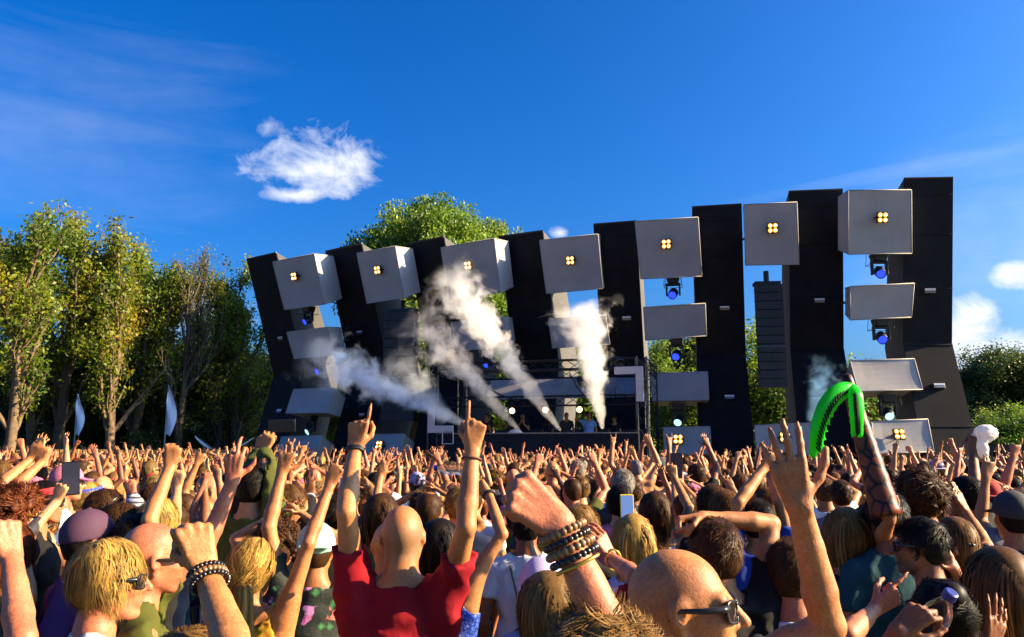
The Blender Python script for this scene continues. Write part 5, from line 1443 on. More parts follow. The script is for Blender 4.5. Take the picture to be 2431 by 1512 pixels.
hero('person in a white cap and pale shirt behind the windblown blond hair', (1285, 1316), 3.0, -10, hair='short', hc='brown', skin='tan', sc='skyblue', cap='white', capback=True)
hero('sunburnt person with dark-red sunglasses and sandy hair beyond the beaded fist', (1378, 1196), 4.3, -38, hair='mop', hc='darkblond', skin='pink', sc='black', glasses=True)
hero('person in a red T-shirt behind the bald sunglasses, lifting a hand with thin gold bangles', (1572, 1330), 2.35, -8, True, 'short', 'auburn', 'pink', 'tee', 'red',
     L=dict(e=(1496, 1400), w=(1452, 1326), t=(1400, 1240), pose='relax', n=(-.6, .5, 0), up=.2, ez=1, wz=1), bands=[('L', .01, B_GOLD, 'bangle', .95), ('L', .022, B_GOLD, 'bangle', .97)], sleeve=.85)
hero('woman with long straight honey-blond hair and darker roots', (1500, 1220), 4.0, 5, True, 'verylong', 'blond', 'tan', 'tee', 'lilac', hs=1.02)
hero('woman with heavy brown ringlets in a white top, elbow out', (1553, 1165), 5.0, -4, True, 'long', 'brown', 'tan', 'tank', 'white',
     Rr=dict(e=(1635, 1203), w=(1601, 1136), t=(1590, 1090), pose='grip', n=(0, 1, 0)))
# ---- left side
hero('person in black raising a bare fist beside the blond mop', (-150, 1310), 2.2, -5, hair='short', hc='brown', skin='pink', sc='black',
     Rr=dict(e=(50, 1520), w=(28, 1322), t=(8, 1240), pose='fist', n=(-.7, .6, 0), ez=-1, wz=1, up=.2))
hero('person in a plum cap and dark shirt between the blond mop and the glasses wearer', (212, 1216), 3.5, -42, hair='buzz', hc='black', skin='brown', sc='purple', cap='purple', glasses=True)
hero('short-haired man with blue-lensed sunglasses pushed up on his head', (252, 1158), 4.7, -50, hair='short', hc='brown', skin='tan', sc='black', glasses='up')
hero('man in sunglasses looking along the crowd behind the plum cap', (285, 1190), 4.2, -70, hair='short', hc='brown', skin='pink', sc='navy', glasses=True)
hero('curly-haired person wearing yellow-framed sunglasses', (38, 1158), 4.0, -58, hair='curly', hc='auburn', skin='pink', sc='red', glasses=True, gl_mat=M_YEL)
def bandana(mat):
    def f(o, fig):
        m = MB(); a = np.linspace(0, 2 * math.pi, 25)
        for dz, r in ((0, .0), (.010, .001), (.020, .0), (.030, -.002)): m.tube(np.stack([np.cos(a) * (.086 + r), -.014 + np.sin(a) * (.108 + r), .045 + dz + .018 * np.sin(a)], 1), .0062, 5, False)
        m.tube([(-.01, -.122, .03), (-.02, -.15, -.02), (-.03, -.15, -.06)], [.012, .014, .008], 6); link('bandana', m.mesh('bandana', mat, True), o, Matrix(fig['HM']))
    return f
hero('person with a red bandana and dark sunglasses', (106, 1138), 5.0, -68, hair='short', hc='black', skin='pink', sc='black', glasses=True, extra=bandana(M_REDB))
hero('fair-haired person wearing a blue bandana', (211, 1142), 6.6, -40, hair='mop', hc='blond', skin='pink', sc='white', extra=bandana(M_BLUEB))
hero('person in a washed-pink cap facing the stage', (160, 1100), 6.2, -62, hair='short', hc='brown', skin='pink', sc='white', cap='pink')
PHN = hero('auburn-haired person holding a phone up in one hand', (20, 1232), 3.5, -12, True, 'long', 'auburn', 'fair', 'tank', 'charcoal',
     Rr=dict(e=(70, 1298), w=(133, 1192), t=(150, 1150), pose='grip', n=(.1, .95, 0), ez=1, up=.3))
hero('person in navy reaching both bare forearms forward side by side', (-35, 1110), 5.0, -14, hair='short', hc='brown', skin='tan', sc='navy',
     L=dict(e=(12, 1140), w=(72, 1090), t=(85, 1062), pose='relax', n=(0, 1, 0)), Rr=dict(e=(20, 1165), w=(98, 1098), t=(105, 1066), pose='peace', n=(0, 1, 0)))
hero('man raising a clenched fist behind the olive T-shirt', (330, 1215), 3.55, -8, hair='short', hc='black', skin='tan', sc='black',
     Rr=dict(e=(358, 1216), w=(403, 1108), t=(412, 1062), pose='fist', n=(-.2, .9, 0)))
hero('blond person raising a pale fist right behind the clenched fist', (378, 1180), 4.2, -8, hair='mop', hc='blond', skin='fair', sc='grey',
     Rr=dict(e=(398, 1250), w=(420, 1160), t=(424, 1118), pose='fist', n=(0, .9, 0)))
hero('person in a striped long-sleeved top raising a fist near the pushed-up sunglasses', (300, 1195), 4.45, -20, hair='short', hc='brown', skin='pink', shirt='long', sleeve=1.5, prt='thin_stripes', sc='grey',
     Rr=dict(e=(335, 1235), w=(315, 1178), t=(306, 1138), pose='fist', n=(0, 1, 0)))
hero('bald pale-headed man among the raised fists', (500, 1124), 6.4, -60, skin='fair', sc='purple')
hero('shaven-headed sunlit man behind the blue bandana', (245, 1130), 7.2, -10, skin='fair', sc='white')
GPH = hero('person in an olive sweater filming with a phone held high', (605, 1098), 4.7, -14, hair='short', hc='black', skin='tan', shirt='long', sleeve=1.5, sc='olive',
     Rr=dict(e=(632, 1120), w=(628, 1072), t=(636, 1042), pose='grip', n=(.2, .95, 0)), L=dict(e=(592, 1135), w=(614, 1074), t=(622, 1045), pose='grip', n=(.2, .95, 0)))
hero('tousle-haired man looking to the stage side, just past the blond ponytail', (606, 1166), 4.75, -66, hair='short', hc='brown', skin='fair', sc='navy', hs=1.03)
hero('man in glasses and a white T-shirt between the tousled hair and the mint cap', (692, 1148), 5.1, -38, hair='short', hc='lightbrown', skin='tan', sc='white')
hero('person raising a palm with a white wristband past the mint cap', (790, 1172), 4.9, 5, hair='short', hc='black', skin='brown', shirt='long', sleeve=1.3, sc='black',
     L=dict(e=(742, 1240), w=(733, 1180), t=(737, 1130), pose='open', n=(0, 1, 0)), bands=[('L', .0, B_WHITE, 'wristband', 1.05)])
hero('person in a faded green T-shirt raising a thin arm past the crimson shoulder', (905, 1170), 4.6, 0, True, 'long', 'brown', 'tan', 'tee', 'green',
     L=dict(e=(893, 1225), w=(902, 1130), t=(915, 1078), pose='open', n=(0, 1, 0)))
hero('fair-haired man lifting one pointing hand beyond the crimson shoulder', (1090, 1150), 5.2, 0, hair='short', hc='darkblond', skin='pink', sc='navy',
     L=dict(e=(1072, 1225), w=(1080, 1180), t=(1070, 1140), pose='point', n=(0, 1, 0)))
hero('man with spiky sunlit fair hair in the middle of the crowd', (1478, 1112), 6.6, -8, hair='short', hc='grey', skin='tan', sc='charcoal')
hero('bushy dark-haired man close to the brown ringlets', (1690, 1148), 5.0, 4, hair='mop', hc='brown', skin='brown', sc='black')
hero('boy-cut brown-haired person next to the folded arm', (1722, 1162), 4.6, -6, hair='mop', hc='lightbrown', skin='tan', sc='navy')
hero('person in a royal blue T-shirt with an elbow high beside the big open hand', (1795, 1180), 4.3, 0, hair='short', hc='black', skin='tan', sc='blue',
     L=dict(e=(1762, 1170), w=(1812, 1112), t=(1830, 1085), pose='relax', n=(0, 1, 0)), Rr=dict(e=(1845, 1165), w=(1822, 1108), t=(1835, 1080), pose='relax', n=(0, 1, 0)))
print('heroes', len(HEROES), round(time.time() - T0, 1))

# ================================================================ things held up
def thing_box(name, size, mat, M4, bevel, label, cat, extra=None):
    o = empty(name); o.matrix_basis = M4
    m = MB(); m.box((0, 0, 0), size); m.build('body', mat, o, bevel=bevel)
    if extra: extra(o)
    tag(o, label, cat); return o
M_SCREEN = emit_mat('phone_screen', (.10, .16, .34), .5)
M_SCREEN2 = simple('phone_screen_dim', (.03, .03, .05), .1, 3, .5, 0)
def phone(p, xdir, zdir, label, screen=M_SCREEN2, caseM=M_PHONE, size=(.076, .009, .155)):
    Mx = frame(zdir, xdir)
    def ex(o):
        m = MB(); m.box((0, -size[1] / 2 - .0012, 0), (size[0] - .008, .0016, size[2] - .012)); m.build('screen', screen, o)
        m = MB(); m.lathe([(.001, .002), (.007, .0015), (.008, 0)], (size[0] * .28, size[1] / 2, size[2] * .40), frame((0, 1, 0)), 10); m.build('camera', M_FRAME, o)
    return thing_box('phone', size, caseM, Matrix.Translation(p) @ Matrix(Mx).to_4x4(), .003, label, 'phone', ex)
p, f, n = world_hand(PHN, 'R', .13, .012); phone(p + np.array([.012, 0, -.012]), (.92, .3, 0), (-.08, .0, 1), 'dark phone held upright by the auburn-haired person')
p, f, n = world_hand(GPH, 'R', .14, .03); phone(p + np.array([.05, .0, .01]), (0, 0, 1), (1, .1, .05), 'phone held sideways above the olive sweater', size=(.078, .009, .165))
phone(at(1605, 1105, 5.6), (1, 0, 0), (.03, 0, 1), 'black phone held up among the hands next to the booth', size=(.085, .01, .17))
phone(at(1488, 1207, 4.6), (1, .05, 0), (0, .1, 1), 'phone in a yellow case above the honey-blond hair', M_SCREEN, M_YEL)
# hands for those two phones
for (px, py, Y, lab) in ((1603, 1140, 5.7, 'person holding the black phone up next to the booth'), (1500, 1238, 4.75, 'person holding the yellow-cased phone')):
    hero(lab, (px + 22, py + 28), Y + .15, 0, True, 'bun', 'brown', 'tan', 'tank', 'black', L=dict(e=(px - 8, py + 62), w=(px - 4, py + 4), t=(px, py - 30), pose='grip', n=(0, 1, 0), up=.4), Rr=dict(e=(px + 45, py + 62), w=(px + 14, py + 8), t=(px + 8, py - 26), pose='grip', n=(-.3, 1, 0), up=.4))
# water bottles
def glass_mat():
    m, t, out = material('clear_plastic')
    g_ = N(t, 'ShaderNodeBsdfGlass'); g_.inputs['Roughness'].default_value = .08; g_.inputs['IOR'].default_value = 1.2; g_.inputs['Color'].default_value = (.92, .95, 1, 1)
    tr = N(t, 'ShaderNodeBsdfTransparent'); mx = N(t, 'ShaderNodeMixShader'); mx.inputs[0].default_value = .45
    lk(t, g_.outputs[0], mx.inputs[1]); lk(t, tr.outputs[0], mx.inputs[2]); lk(t, mx.outputs[0], out.inputs['Surface']); return m
M_CLEAR = glass_mat(); M_CAPB = simple('blue_bottle_cap', (.008, .016, .18), .35, 4, .05, 0)
def bottle(p, axis, label):
    o = empty('water_bottle'); o.matrix_basis = Matrix.Translation(p) @ Matrix(frame(axis)).to_4x4()
    m = MB(); prof = [(.001, -.1), (.030, -.1), (.033, -.092)]
    for z in np.linspace(-.085, .04, 12): prof.append((.033 - (.002 if int(z * 1000) % 2 else 0), z))
    prof += [(.030, .06), (.018, .085), (.013, .092), (.013, .105)]; m.lathe(prof, (0, 0, 0), None, 18); m.build('body', M_CLEAR, o, smooth=True)
    m = MB(); m.lathe([(.0155, .100), (.0155, .118), (.012, .120), (.001, .120)], (0, 0, 0), None, 16); m.build('screw_cap', M_CAPB, o)
    tag(o, label, 'bottle')
p, f, n = world_hand(BOT, 'L', .09, .035); bottle(p + np.array([.0, 0, -.03]), (.25, -.55, .8), 'clear water bottle with a blue cap gripped by the shiny-haired woman')
bottle(at(1082, 1113, 4.4), (-.98, .05, .05), 'clear water bottle with a blue cap held level above the heads')
# white plastic bag
def bag():
    p, f, n = world_hand(BAG, 'R', .09, 0.0)
    G = SDF((-.18, -.14, -.2), (.2, .14, .15), .010); G.ell((.05, 0, .02), (.095, .075, .075), 0); G.ell((.0, -.02, -.10), (.05, .04, .09), .03); G.cone((.05, 0, .03), (.17, .02, .05), .02, .004, .02); G.cone((0, 0, 0), (-.09, .0, .01), .02, .006, .02)
    rr = np.random.default_rng(3); X, Y, Z = G.P((slice(None),) * 3); W_ = 0
    for q in range(7):
        d = unit(rr.normal(size=3)) * rr.uniform(45, 110); W_ = W_ + np.abs(np.sin(X * d[0] + Y * d[1] + Z * d[2] + q))
    G.D = G.D + ((W_ - 4) * .0035).astype(np.float32); V, Q = G.mesh()
    m, t, out = material('thin_white_plastic'); pb = bsdf(t, out, (.78, .78, .80), .35, bump(t, noise(t, 60, 4), .4, .01)); tr = N(t, 'ShaderNodeBsdfTranslucent'); tr.inputs['Color'].default_value = (.8, .78, .75, 1); mx = N(t, 'ShaderNodeMixShader'); mx.inputs[0].default_value = .4
    lk(t, pb.outputs[0], mx.inputs[1]); lk(t, tr.outputs[0], mx.inputs[2]); lk(t, mx.outputs[0], out.inputs['Surface'])
    o = link('plastic_bag', mesh_np('plastic_bag', V, Q, [m])); o.location = p + np.array([.03, -.01, .0]); o.scale = (.82,) * 3; tag(o, 'crumpled white plastic bag held up over the crowd', 'bag')
bag()
# inflatable palm tree
def palm():
    Y = 3.62
    base, top = at(2104, 1225, Y), at(2008, 893, Y + .12)
    o = empty('inflatable_palm', tuple(base)); org = base
    ax = top - base; L = np.linalg.norm(ax)
    def vinyl(name, c, var):
        m, t, out = material(name)
        if var: # brown trunk with a dark net print
            tc_ = N(t, 'ShaderNodeTexCoord'); vo = N(t, 'ShaderNodeTexVoronoi', feature='DISTANCE_TO_EDGE'); vo.inputs['Scale'].default_value = 15; lk(t, tc_.outputs['Object'], vo.inputs['Vector'])
            cc = ramp(t, vo.outputs[0], [(0, (.010, .006, .008)), (.06, (.02, .01, .012)), (.12, c)]); cc = mixc(t, .6, cc, ramp(t, noise(t, 9, 3), [(.35, (.4, .35, .35)), (.7, (1.5, 1.2, 1.0))]), 'MULTIPLY')
        else: cc = c
        p_ = bsdf(t, out, cc, .42 if var else .28); p_.inputs['Specular IOR Level'].default_value = .22 if var else .5
        if not var:
            tr = N(t, 'ShaderNodeBsdfTranslucent'); tr.inputs['Color'].default_value = (*c, 1); mx = N(t, 'ShaderNodeMixShader'); mx.inputs[0].default_value = .5
            lk(t, p_.outputs[0], mx.inputs[1]); lk(t, tr.outputs[0], mx.inputs[2]); lk(t, mx.outputs[0], out.inputs['Surface'])
        return m
    MT = vinyl('brown_vinyl', (.15, .040, .017), True); MG = vinyl('green_vinyl', (.03, .72, .02), False); MD = simple('leaf_print', (.003, .02, .005), .7, Specular_IOR_Level=.1)
    m = MB(); K = 26; pts = []; rad = []
    for i in range(K + 1):
        t = i / K; c = base + ax * t - org
        pts.append(c); rad.append((.066 - .040 * t) * (1 + .03 * math.sin(i * 2.1)))
    pts.append(pts[-1] + unit(ax) * .012); rad.append(.012)
    m.tube(pts, rad, 20); m.build('trunk', MT, o, smooth=True)
    def leaf(P, w, th, seed):
        P = np.array([at(x, y, Y + dy) for x, y, dy in P]) - org
        tt = np.linspace(0, 1, 25); k = np.linspace(0, 1, len(P)); C = np.stack([np.interp(tt, k, P[:, a]) for a in range(3)], 1)
        for _ in range(3): C[1:-1] = (C[:-2] + 2 * C[1:-1] + C[2:]) / 4
        G = SDF(C.min(0) - .09, C.max(0) + .09, .009)
        for i in range(24):
            prof = lambda u: w * max(.25, math.sin(math.pi * min(1, .18 + .82 * u)) ** .55 if u < .9 else .55)
            d = unit(C[i + 1] - C[i]); side = unit(np.cross(d, [0, 1, 0])); G.cone(C[i], C[i + 1], prof(i / 24), prof((i + 1) / 24), .01, flat=np.array([0, 1., 0]), s=th)
            if i > 3 and i % 2 == 0:   # notched fringe on the inner edge
                G.cone(C[i] + side * w * .5 * -leaf.sg, C[i] + side * w * 1.25 * -leaf.sg + d * .03, .012, .006, .008)
        V, Q = G.mesh(); lo = link('leaf', mesh_np('leaf', V, Q, [MG]), o)
        pm = MB()   # printed leaflets
        for i in range(4, 23):
            d = unit(C[i + 1] - C[i - 1]); side = unit(np.cross(d, [0, 1, 0])) * -leaf.sg
            a0 = C[i] + side * w * .05 + np.array([0, -w * th * .98 - .001, 0]); a1 = C[i] + side * w * .78 + d * .028 + np.array([0, -w * th * .66 - .002, 0])
            pm.tube([a0, (a0 + a1) / 2 + np.array([0, -.003, 0]), a1], [.0035, .0065, .002], 5)
        pm.build('leaflet_print', MD, lo)
    leaf.sg = -1
    leaf([(2030, 934, 0), (2010, 922, -.02), (1984, 932, -.04), (1960, 962, -.05), (1943, 1002, -.05), (1933, 1042, -.05), (1930, 1078, -.03)], .036, .55, 1)
    leaf.sg = 1
    leaf([(2024, 922, -.02), (2032, 940, -.06), (2036, 985, -.08), (2040, 1032, -.07)], .028, .6, 2)
    tag(o, 'inflatable palm tree with brown netted trunk and drooping bright green leaves', 'inflatable palm')
palm()
hero('person gripping the foot of the inflatable palm', (2068, 1190), 4.05, -6, hair='short', hc='black', skin='tan', sc='charcoal', Rr=dict(e=(2120, 1290), w=(2112, 1236), t=(2100, 1205), pose='grip', n=(-.2, -1, 0), up=0, ez=-1, wz=-1))

# ================================================================ the crowd
def A_(side, e, w, pose='open', n=(0, 1, 0), f=None):
    return dict(E=np.array((side * e[0], e[1], e[2])), W=np.array((side * w[0], w[1], w[2])), pose=pose, n=n, f=f)
GP = [  # (left, right, phrase, needs height)
    (A_(-1, (.30, .06, 1.66), (.30, .10, 1.92)), A_(1, (.30, .06, 1.66), (.27, .10, 1.93)), 'holding both palms up', 1),
    (None, A_(1, (.26, .06, 1.72), (.24, .10, 1.98), 'fist'), 'punching the air', 1),
    (A_(-1, (.24, .04, 1.73), (.21, .06, 2.0), 'point'), None, 'pointing skywards', 1),
    (A_(-1, (.32, .08, 1.62), (.07, .16, 1.84), 'flat', (1, 0, 0)), A_(1, (.32, .08, 1.62), (.07, .16, 1.84), 'flat', (-1, 0, 0)), 'clapping overhead', 1),
    (None, None, 'with arms down', 0),
    (None, A_(1, (.34, .02, 1.52), (.36, .12, 1.76), 'open'), 'waving one bent arm', 0),
    (A_(-1, (.28, .05, 1.70), (.33, .08, 1.95), 'peace'), A_(1, (.30, -.02, 1.20), (.18, .18, 1.28), 'relax', (-1, 0, 0)), 'showing a peace sign', 1),
    (A_(-1, (.27, .06, 1.2), (.09, .30, 1.38), 'flat', (1, 0, 0)), A_(1, (.27, .06, 1.2), (.09, .30, 1.38), 'flat', (-1, 0, 0)), 'clapping at chest height', 0),
    (A_(-1, (.26, .12, 1.62), (.12, .26, 1.80), 'grip', (.4, .9, 0)), A_(1, (.26, .12, 1.62), (.12, .26, 1.80), 'grip', (-.4, .9, 0)), 'lifting both hands', 1),
    (A_(-1, (.26, .02, 1.74), (.30, .06, 2.0), 'horns'), A_(1, (.24, .04, 1.74), (.22, .08, 2.0), 'open'), 'stretching both arms up', 1),
    (A_(-1, (.36, .04, 1.58), (.22, .10, 1.80), 'relax'), None, 'raising a bent arm', 1),
    (None, None, 'turned half sideways', 0),
]
GEN = []
for gi, (la, ra, phr, hi) in enumerate(GP):
    for fem in (False, True):
        s = 1.0 if not fem else .94
        sc_arm = lambda a: None if a is None else dict(a, E=a['E'] * s, W=a['W'] * s)
        hd = (0, 0, 0) if gi != 11 else (35, 0, 0)
        fg = figure(.0135, s, fem, (sc_arm(la), sc_arm(ra)), hd, shirt='tank' if fem and gi % 2 else 'tee', sleeve=.5, seed=gi * 2 + fem, fold=.003, thin=1.12)
        bm = decimate(mesh_np('person', fg['V'], fg['Q'], [M_SKIN, M_DENIM], fg['m'], attrs={'hp': fg['hp']}), .5)
        sm = decimate(mesh_np('shirt', *fg['shirt'], [M_CLOTH]), .3)
        GEN.append(dict(b=bm, s=sm, HM=Matrix(fg['HM']), fem=fem, phr=phr, hi=hi, fg=fg, gi=gi, sh=s))
print('generic', round(time.time() - T0, 1))
LIM = np.array([(-60, 40), (-17, 38.5), (-14, 35), (-11, 32.5), (-5, 26.6), (-3, 25.6), (5, 23.4), (8, 22.9), (14.5, 21.4), (16, 23), (19, 34), (60, 44)])
def ylim(x): return np.interp(x, LIM[:, 0], LIM[:, 1])
rc = np.random.default_rng(42); pts = []
hp_ = np.array([h['root'][:2] for h in HEROES])
y = 4.1
while y < 41:
    half = y * .66 + 1.2; dx = .56 if y < 14 else .60
    x = -half + rc.uniform(0, dx)
    while x < half:
        qx, qy = x + rc.normal() * .09, y + rc.normal() * .12
        dh = np.hypot(*(hp_ - [qx, qy]).T).min()
        if qy < ylim(qx) and dh > .46 and rc.random() > (.10 if y < 20 else .16): pts.append((qx, qy))
        x += dx
    y += .58 if y < 12 else .66
pts = np.array(pts); print('crowd', len(pts))
def inview(p):
    a, b = proj((p[0], p[1], 1.7)); return -60 < a < 2490
dist = np.hypot(pts[:, 0], pts[:, 1]); vis = np.array([inview(p) for p in pts]); order = np.argsort(dist + (~vis) * 1000)
NIND = 300 - len(HEROES); ind = set(order[:NIND].tolist())
SHIRTS = [('black', 'black'), ('black', 'black'), ('white', 'white'), ('white', 'white'), ('navy', 'navy'), ('grey', 'grey'), ('charcoal', 'dark grey'), ('red', 'red'), ('pink', 'pink'), ('teal', 'teal'), ('olive', 'olive'), ('skyblue', 'pale blue'), ('purple', 'plum'), ('cream', 'cream'), ('mustard', 'mustard'), ('bare', 'bare')]
HCN = {'blond': 'blond', 'darkblond': 'dark blond', 'brown': 'brown', 'lightbrown': 'light brown', 'black': 'black', 'auburn': 'auburn', 'grey': 'grey'}
HSTY = {False: [('short', 'short'), ('short', 'short'), ('buzz', 'cropped'), ('receding', 'thinning'), ('mop', 'tousled'), ('curly', 'curly'), (None, 'bald')], True: [('long', 'long'), ('verylong', 'very long'), ('ponytail', 'ponytailed'), ('bun', 'pinned-up'), ('mop', 'bobbed'), ('curly', 'curly')]}
SKW = [('tan', .48), ('fair', .2), ('pink', .17), ('brown', .11), ('deep', .04)]
HCW = [('brown', .34), ('black', .2), ('lightbrown', .18), ('darkblond', .13), ('blond', .09), ('auburn', .04), ('grey', .02)]
def pick(r, tab): 
    k = [a for a, _ in tab]; w = np.array([b for _, b in tab]); return k[r.choice(len(k), p=w / w.sum())]
def attributes(r, y):
    hi_ok = (y > 8.5 and r.random() < .80) or r.random() < .42
    while True:
        g_ = GEN[r.integers(len(GEN))]
        if g_['hi'] and not hi_ok: continue
        break
    fem = g_['fem']; st = HSTY[fem][r.integers(len(HSTY[fem]))]
    return g_, fem, st, pick(r, HCW), SHIRTS[r.integers(len(SHIRTS))], pick(r, SKW)
def jit(c, r, a=.16): return tuple(float(min(.9, v * f)) for v, f in zip(c, (1 + r.normal() * a * .5) * (1 + r.normal(size=3) * a * .3)))
far = []; labels = {}
for i, (x, y) in enumerate(pts):
    g_, fem, st, hcn, sh, skn = attributes(rc, y)
    yaw = rc.normal() * 16 - math.degrees(math.atan2(x - 1, 34 - y * .3)) * .3
    if rc.random() < .10: yaw += rc.choice([-80, 80, 150])
    if g_['gi'] == 11: yaw += rc.choice([-40, 40])
    scl = float(np.clip(rc.normal(.975 if not fem else .98, .05), .86, 1.05 if y > 8.5 else .995))
    bare = sh[0] == 'bare' and not fem
    skin = jit(SK[skn], rc); shc = jit(SC.get(sh[0], SC['lilac']), rc) if not bare else skin; hcol = jit(HC[hcn], rc)
    if i not in ind:
        far.append((x, y, yaw, scl, g_, st[0], skin, shc, hcol)); continue
    o = link('person', g_['b']); o.location = (x, y, 0); o.rotation_euler = (0, 0, R(yaw)); o.scale = (scl,) * 3; o.color = (*skin, 1)
    if not bare: so = link('shirt', g_['s'], o); so.color = (*shc, 1)
    capk = None
    if st[0]:
        if rc.random() < .13: capk = ['black', 'red', 'white', 'blue', 'pink'][rc.integers(5)]; link('cap', cap_mesh(CAPM[capk], bool(rc.random() < .5)), o, g_['HM'])
        ho = link('hair', hair_mesh(st[0] if not (capk and st[0] in ('curly', 'mop', 'bun', 'ponytail')) else ('long' if fem else 'short'), 0, .42), o, g_['HM']); ho.color = (*hcol, 1)
    gls = rc.random() < .3
    if gls:
        gf, gl = glasses_mesh(M_FRAME, M_GLASS_DARK); go = link('sunglasses', gf, o, g_['HM']); link('lens', gl, go)
    who = 'woman' if fem else 'man'
    hd = 'bald' if st[0] is None else f'with {st[1]} {HCN[hcn]} hair'
    cl = 'bare-chested' if bare else f'in a {sh[1] if sh[0] != "bare" else "lilac"} {"top" if fem else "T-shirt"}'
    lab = (f'bald {who} {cl}' if st[0] is None else f'{who} {hd} {cl}') + (f' and {["black","red","pale","blue","pink"][["black","red","white","blue","pink"].index(capk)]} cap' if capk else '') + f' {g_["phr"]}'
    if len(lab.replace('-', ' ').split()) > 16: lab = lab.replace(f' {HCN[hcn]} hair', ' hair').replace(' in a ', ' in ')
    tag(o, lab, 'person', 'people in the crowd')
# the rest of the crowd, beyond the 300 nearest: one mass
bases = bpy.data.collections.new('far_people_bases'); bl = {}
def far_base(g_, st):
    key = (g_['gi'], g_['fem'], st)
    if key in bl: return bl[key]
    fg = g_['fg']; parts = [(fg['V'], fg['Q'], fg['m']), (*fg['shirt'], np.full(len(fg['shirt'][1]), 2))]
    rnd = [np.full(len(fg['V']) + len(fg['shirt'][0]), .5)]
    if st:
        hm = hair_mesh(st, 0, .42); V = np.empty(len(hm.vertices) * 3, np.float32); hm.vertices.foreach_get('co', V); V = V.reshape(-1, 3)
        Mx = np.array(g_['HM']); V = V @ Mx[:3, :3].T + Mx[:3, 3]; F = np.empty(len(hm.loops), np.int32); hm.loops.foreach_get('vertex_index', F)
        parts.append((V, F.reshape(-1, 4), np.full(len(F) // 4, 3))); a = np.empty(len(V), np.float32); hm.attributes['rnd'].data.foreach_get('value', a); rnd.append(a)
    V = np.concatenate([p[0] for p in parts]); off = np.cumsum([0] + [len(p[0]) for p in parts]); F = np.concatenate([p[1] + o_ for p, o_ in zip(parts, off)]); mi = np.concatenate([p[2] for p in parts])
    me = decimate(mesh_np('far_person', V, F, [M_SKIN_F, M_DENIM, M_CLOTH_F, M_HAIR_F], mi, attrs={'rnd': np.concatenate(rnd)}), .21)
    o = bpy.data.objects.new('far_person_%03d' % len(bl), me); bases.objects.link(o); bl[key] = len(bl); return bl[key]
FST = {False: ['short', 'buzz', None], True: ['long', 'bun']}
idx = [far_base(f[4], f[5] if f[5] in FST[f[4]['fem']] else FST[f[4]['fem']][k % len(FST[f[4]['fem']])]) for k, f in enumerate(far)]
fm = bpy.data.meshes.new('far_crowd'); fm.from_pydata([(f[0], f[1], 0) for f in far], [], [])
def pattr(name, typ, field, data): a = fm.attributes.new(name, typ, 'POINT'); a.data.foreach_set(field, np.asarray(data, np.int32 if typ == 'INT' else np.float32).ravel())
pattr('idx', 'INT', 'value', idx); pattr('rotz', 'FLOAT_VECTOR', 'vector', [(0, 0, R(f[2])) for f in far]); pattr('scl', 'FLOAT', 'value', [f[3] for f in far])
for nm, j in (('cskin', 6), ('cshirt', 7), ('chair', 8)): pattr(nm, 'FLOAT_COLOR', 'color', [(*f[j], 1) for f in far])
fo = link('far_crowd', fm); tag(fo, 'dense far crowd of people with raised hands filling the field up to the stage', 'crowd', None, 'stuff')
ng = bpy.data.node_groups.new('far_crowd', 'GeometryNodeTree'); ng.interface.new_socket('Geometry', in_out='INPUT', socket_type='NodeSocketGeometry'); ng.interface.new_socket('Geometry', in_out='OUTPUT', socket_type='NodeSocketGeometry')
gi_ = ng.nodes.new('NodeGroupInput'); go_ = ng.nodes.new('NodeGroupOutput'); ci = ng.nodes.new('GeometryNodeCollectionInfo'); ci.inputs['Collection'].default_value = bases; ci.inputs['Separate Children'].default_value = True; ci.inputs['Reset Children'].default_value = True
ip = ng.nodes.new('GeometryNodeInstanceOnPoints'); ip.inputs['Pick Instance'].default_value = True
def nattr(name, typ):
    n_ = ng.nodes.new('GeometryNodeInputNamedAttribute'); n_.data_type = typ; n_.inputs['Name'].default_value = name; return n_.outputs['Attribute']
ng.links.new(gi_.outputs[0], ip.inputs['Points']); ng.links.new(ci.outputs[0], ip.inputs['Instance']); ng.links.new(nattr('idx', 'INT'), ip.inputs['Instance Index'])
e2r = ng.nodes.new('FunctionNodeEulerToRotation'); ng.links.new(nattr('rotz', 'FLOAT_VECTOR'), e2r.inputs[0]); ng.links.new(e2r.outputs[0], ip.inputs['Rotation']); ng.links.new(nattr('scl', 'FLOAT'), ip.inputs['Scale']); ng.links.new(ip.outputs[0], go_.inputs[0])
mod = fo.modifiers.new('people', 'NODES'); mod.node_group = ng
# a few dark figures working behind the desk of the booth
for k, (u, v_, st, sh, gk) in enumerate(((1.6, 1.7, 'short', 'black', 8), (2.9, 1.8, 'short', 'black', 14), (3.7, 2.2, 'long', 'navy', 9), (4.5, 1.7, 'buzz', 'charcoal', 8), (5.3, 1.6, 'short', 'skyblue', 10), (6.1, 2.1, 'mop', 'black', 9), (2.3, 2.5, 'long', 'charcoal', 11))):
    g_ = GEN[gk]; p = Bp(u, v_, 1.51) + borg; o = link('person', g_['b']); o.location = p; o.rotation_euler = (0, 0, R(180 - 16 + 12 * math.sin(k * 2))); o.scale = (.97,) * 3; o.color = (*SK['tan'], 1)
    so = link('shirt', g_['s'], o); so.color = (*SC[sh], 1); ho = link('hair', hair_mesh(st, 0, .42), o, g_['HM']); ho.color = (*HC['brown'], 1)
    tag(o, ['crew member in black at the far end of the booth', 'DJ in black facing the crowd behind the desk', 'woman in navy standing deep inside the booth', 'crew member in dark grey behind the middle of the desk', 'person in a pale blue T-shirt behind the desk', 'tousle-haired person in black next to the truss tower', 'woman in dark grey at the back of the booth'][k], 'person', 'people in the DJ booth')

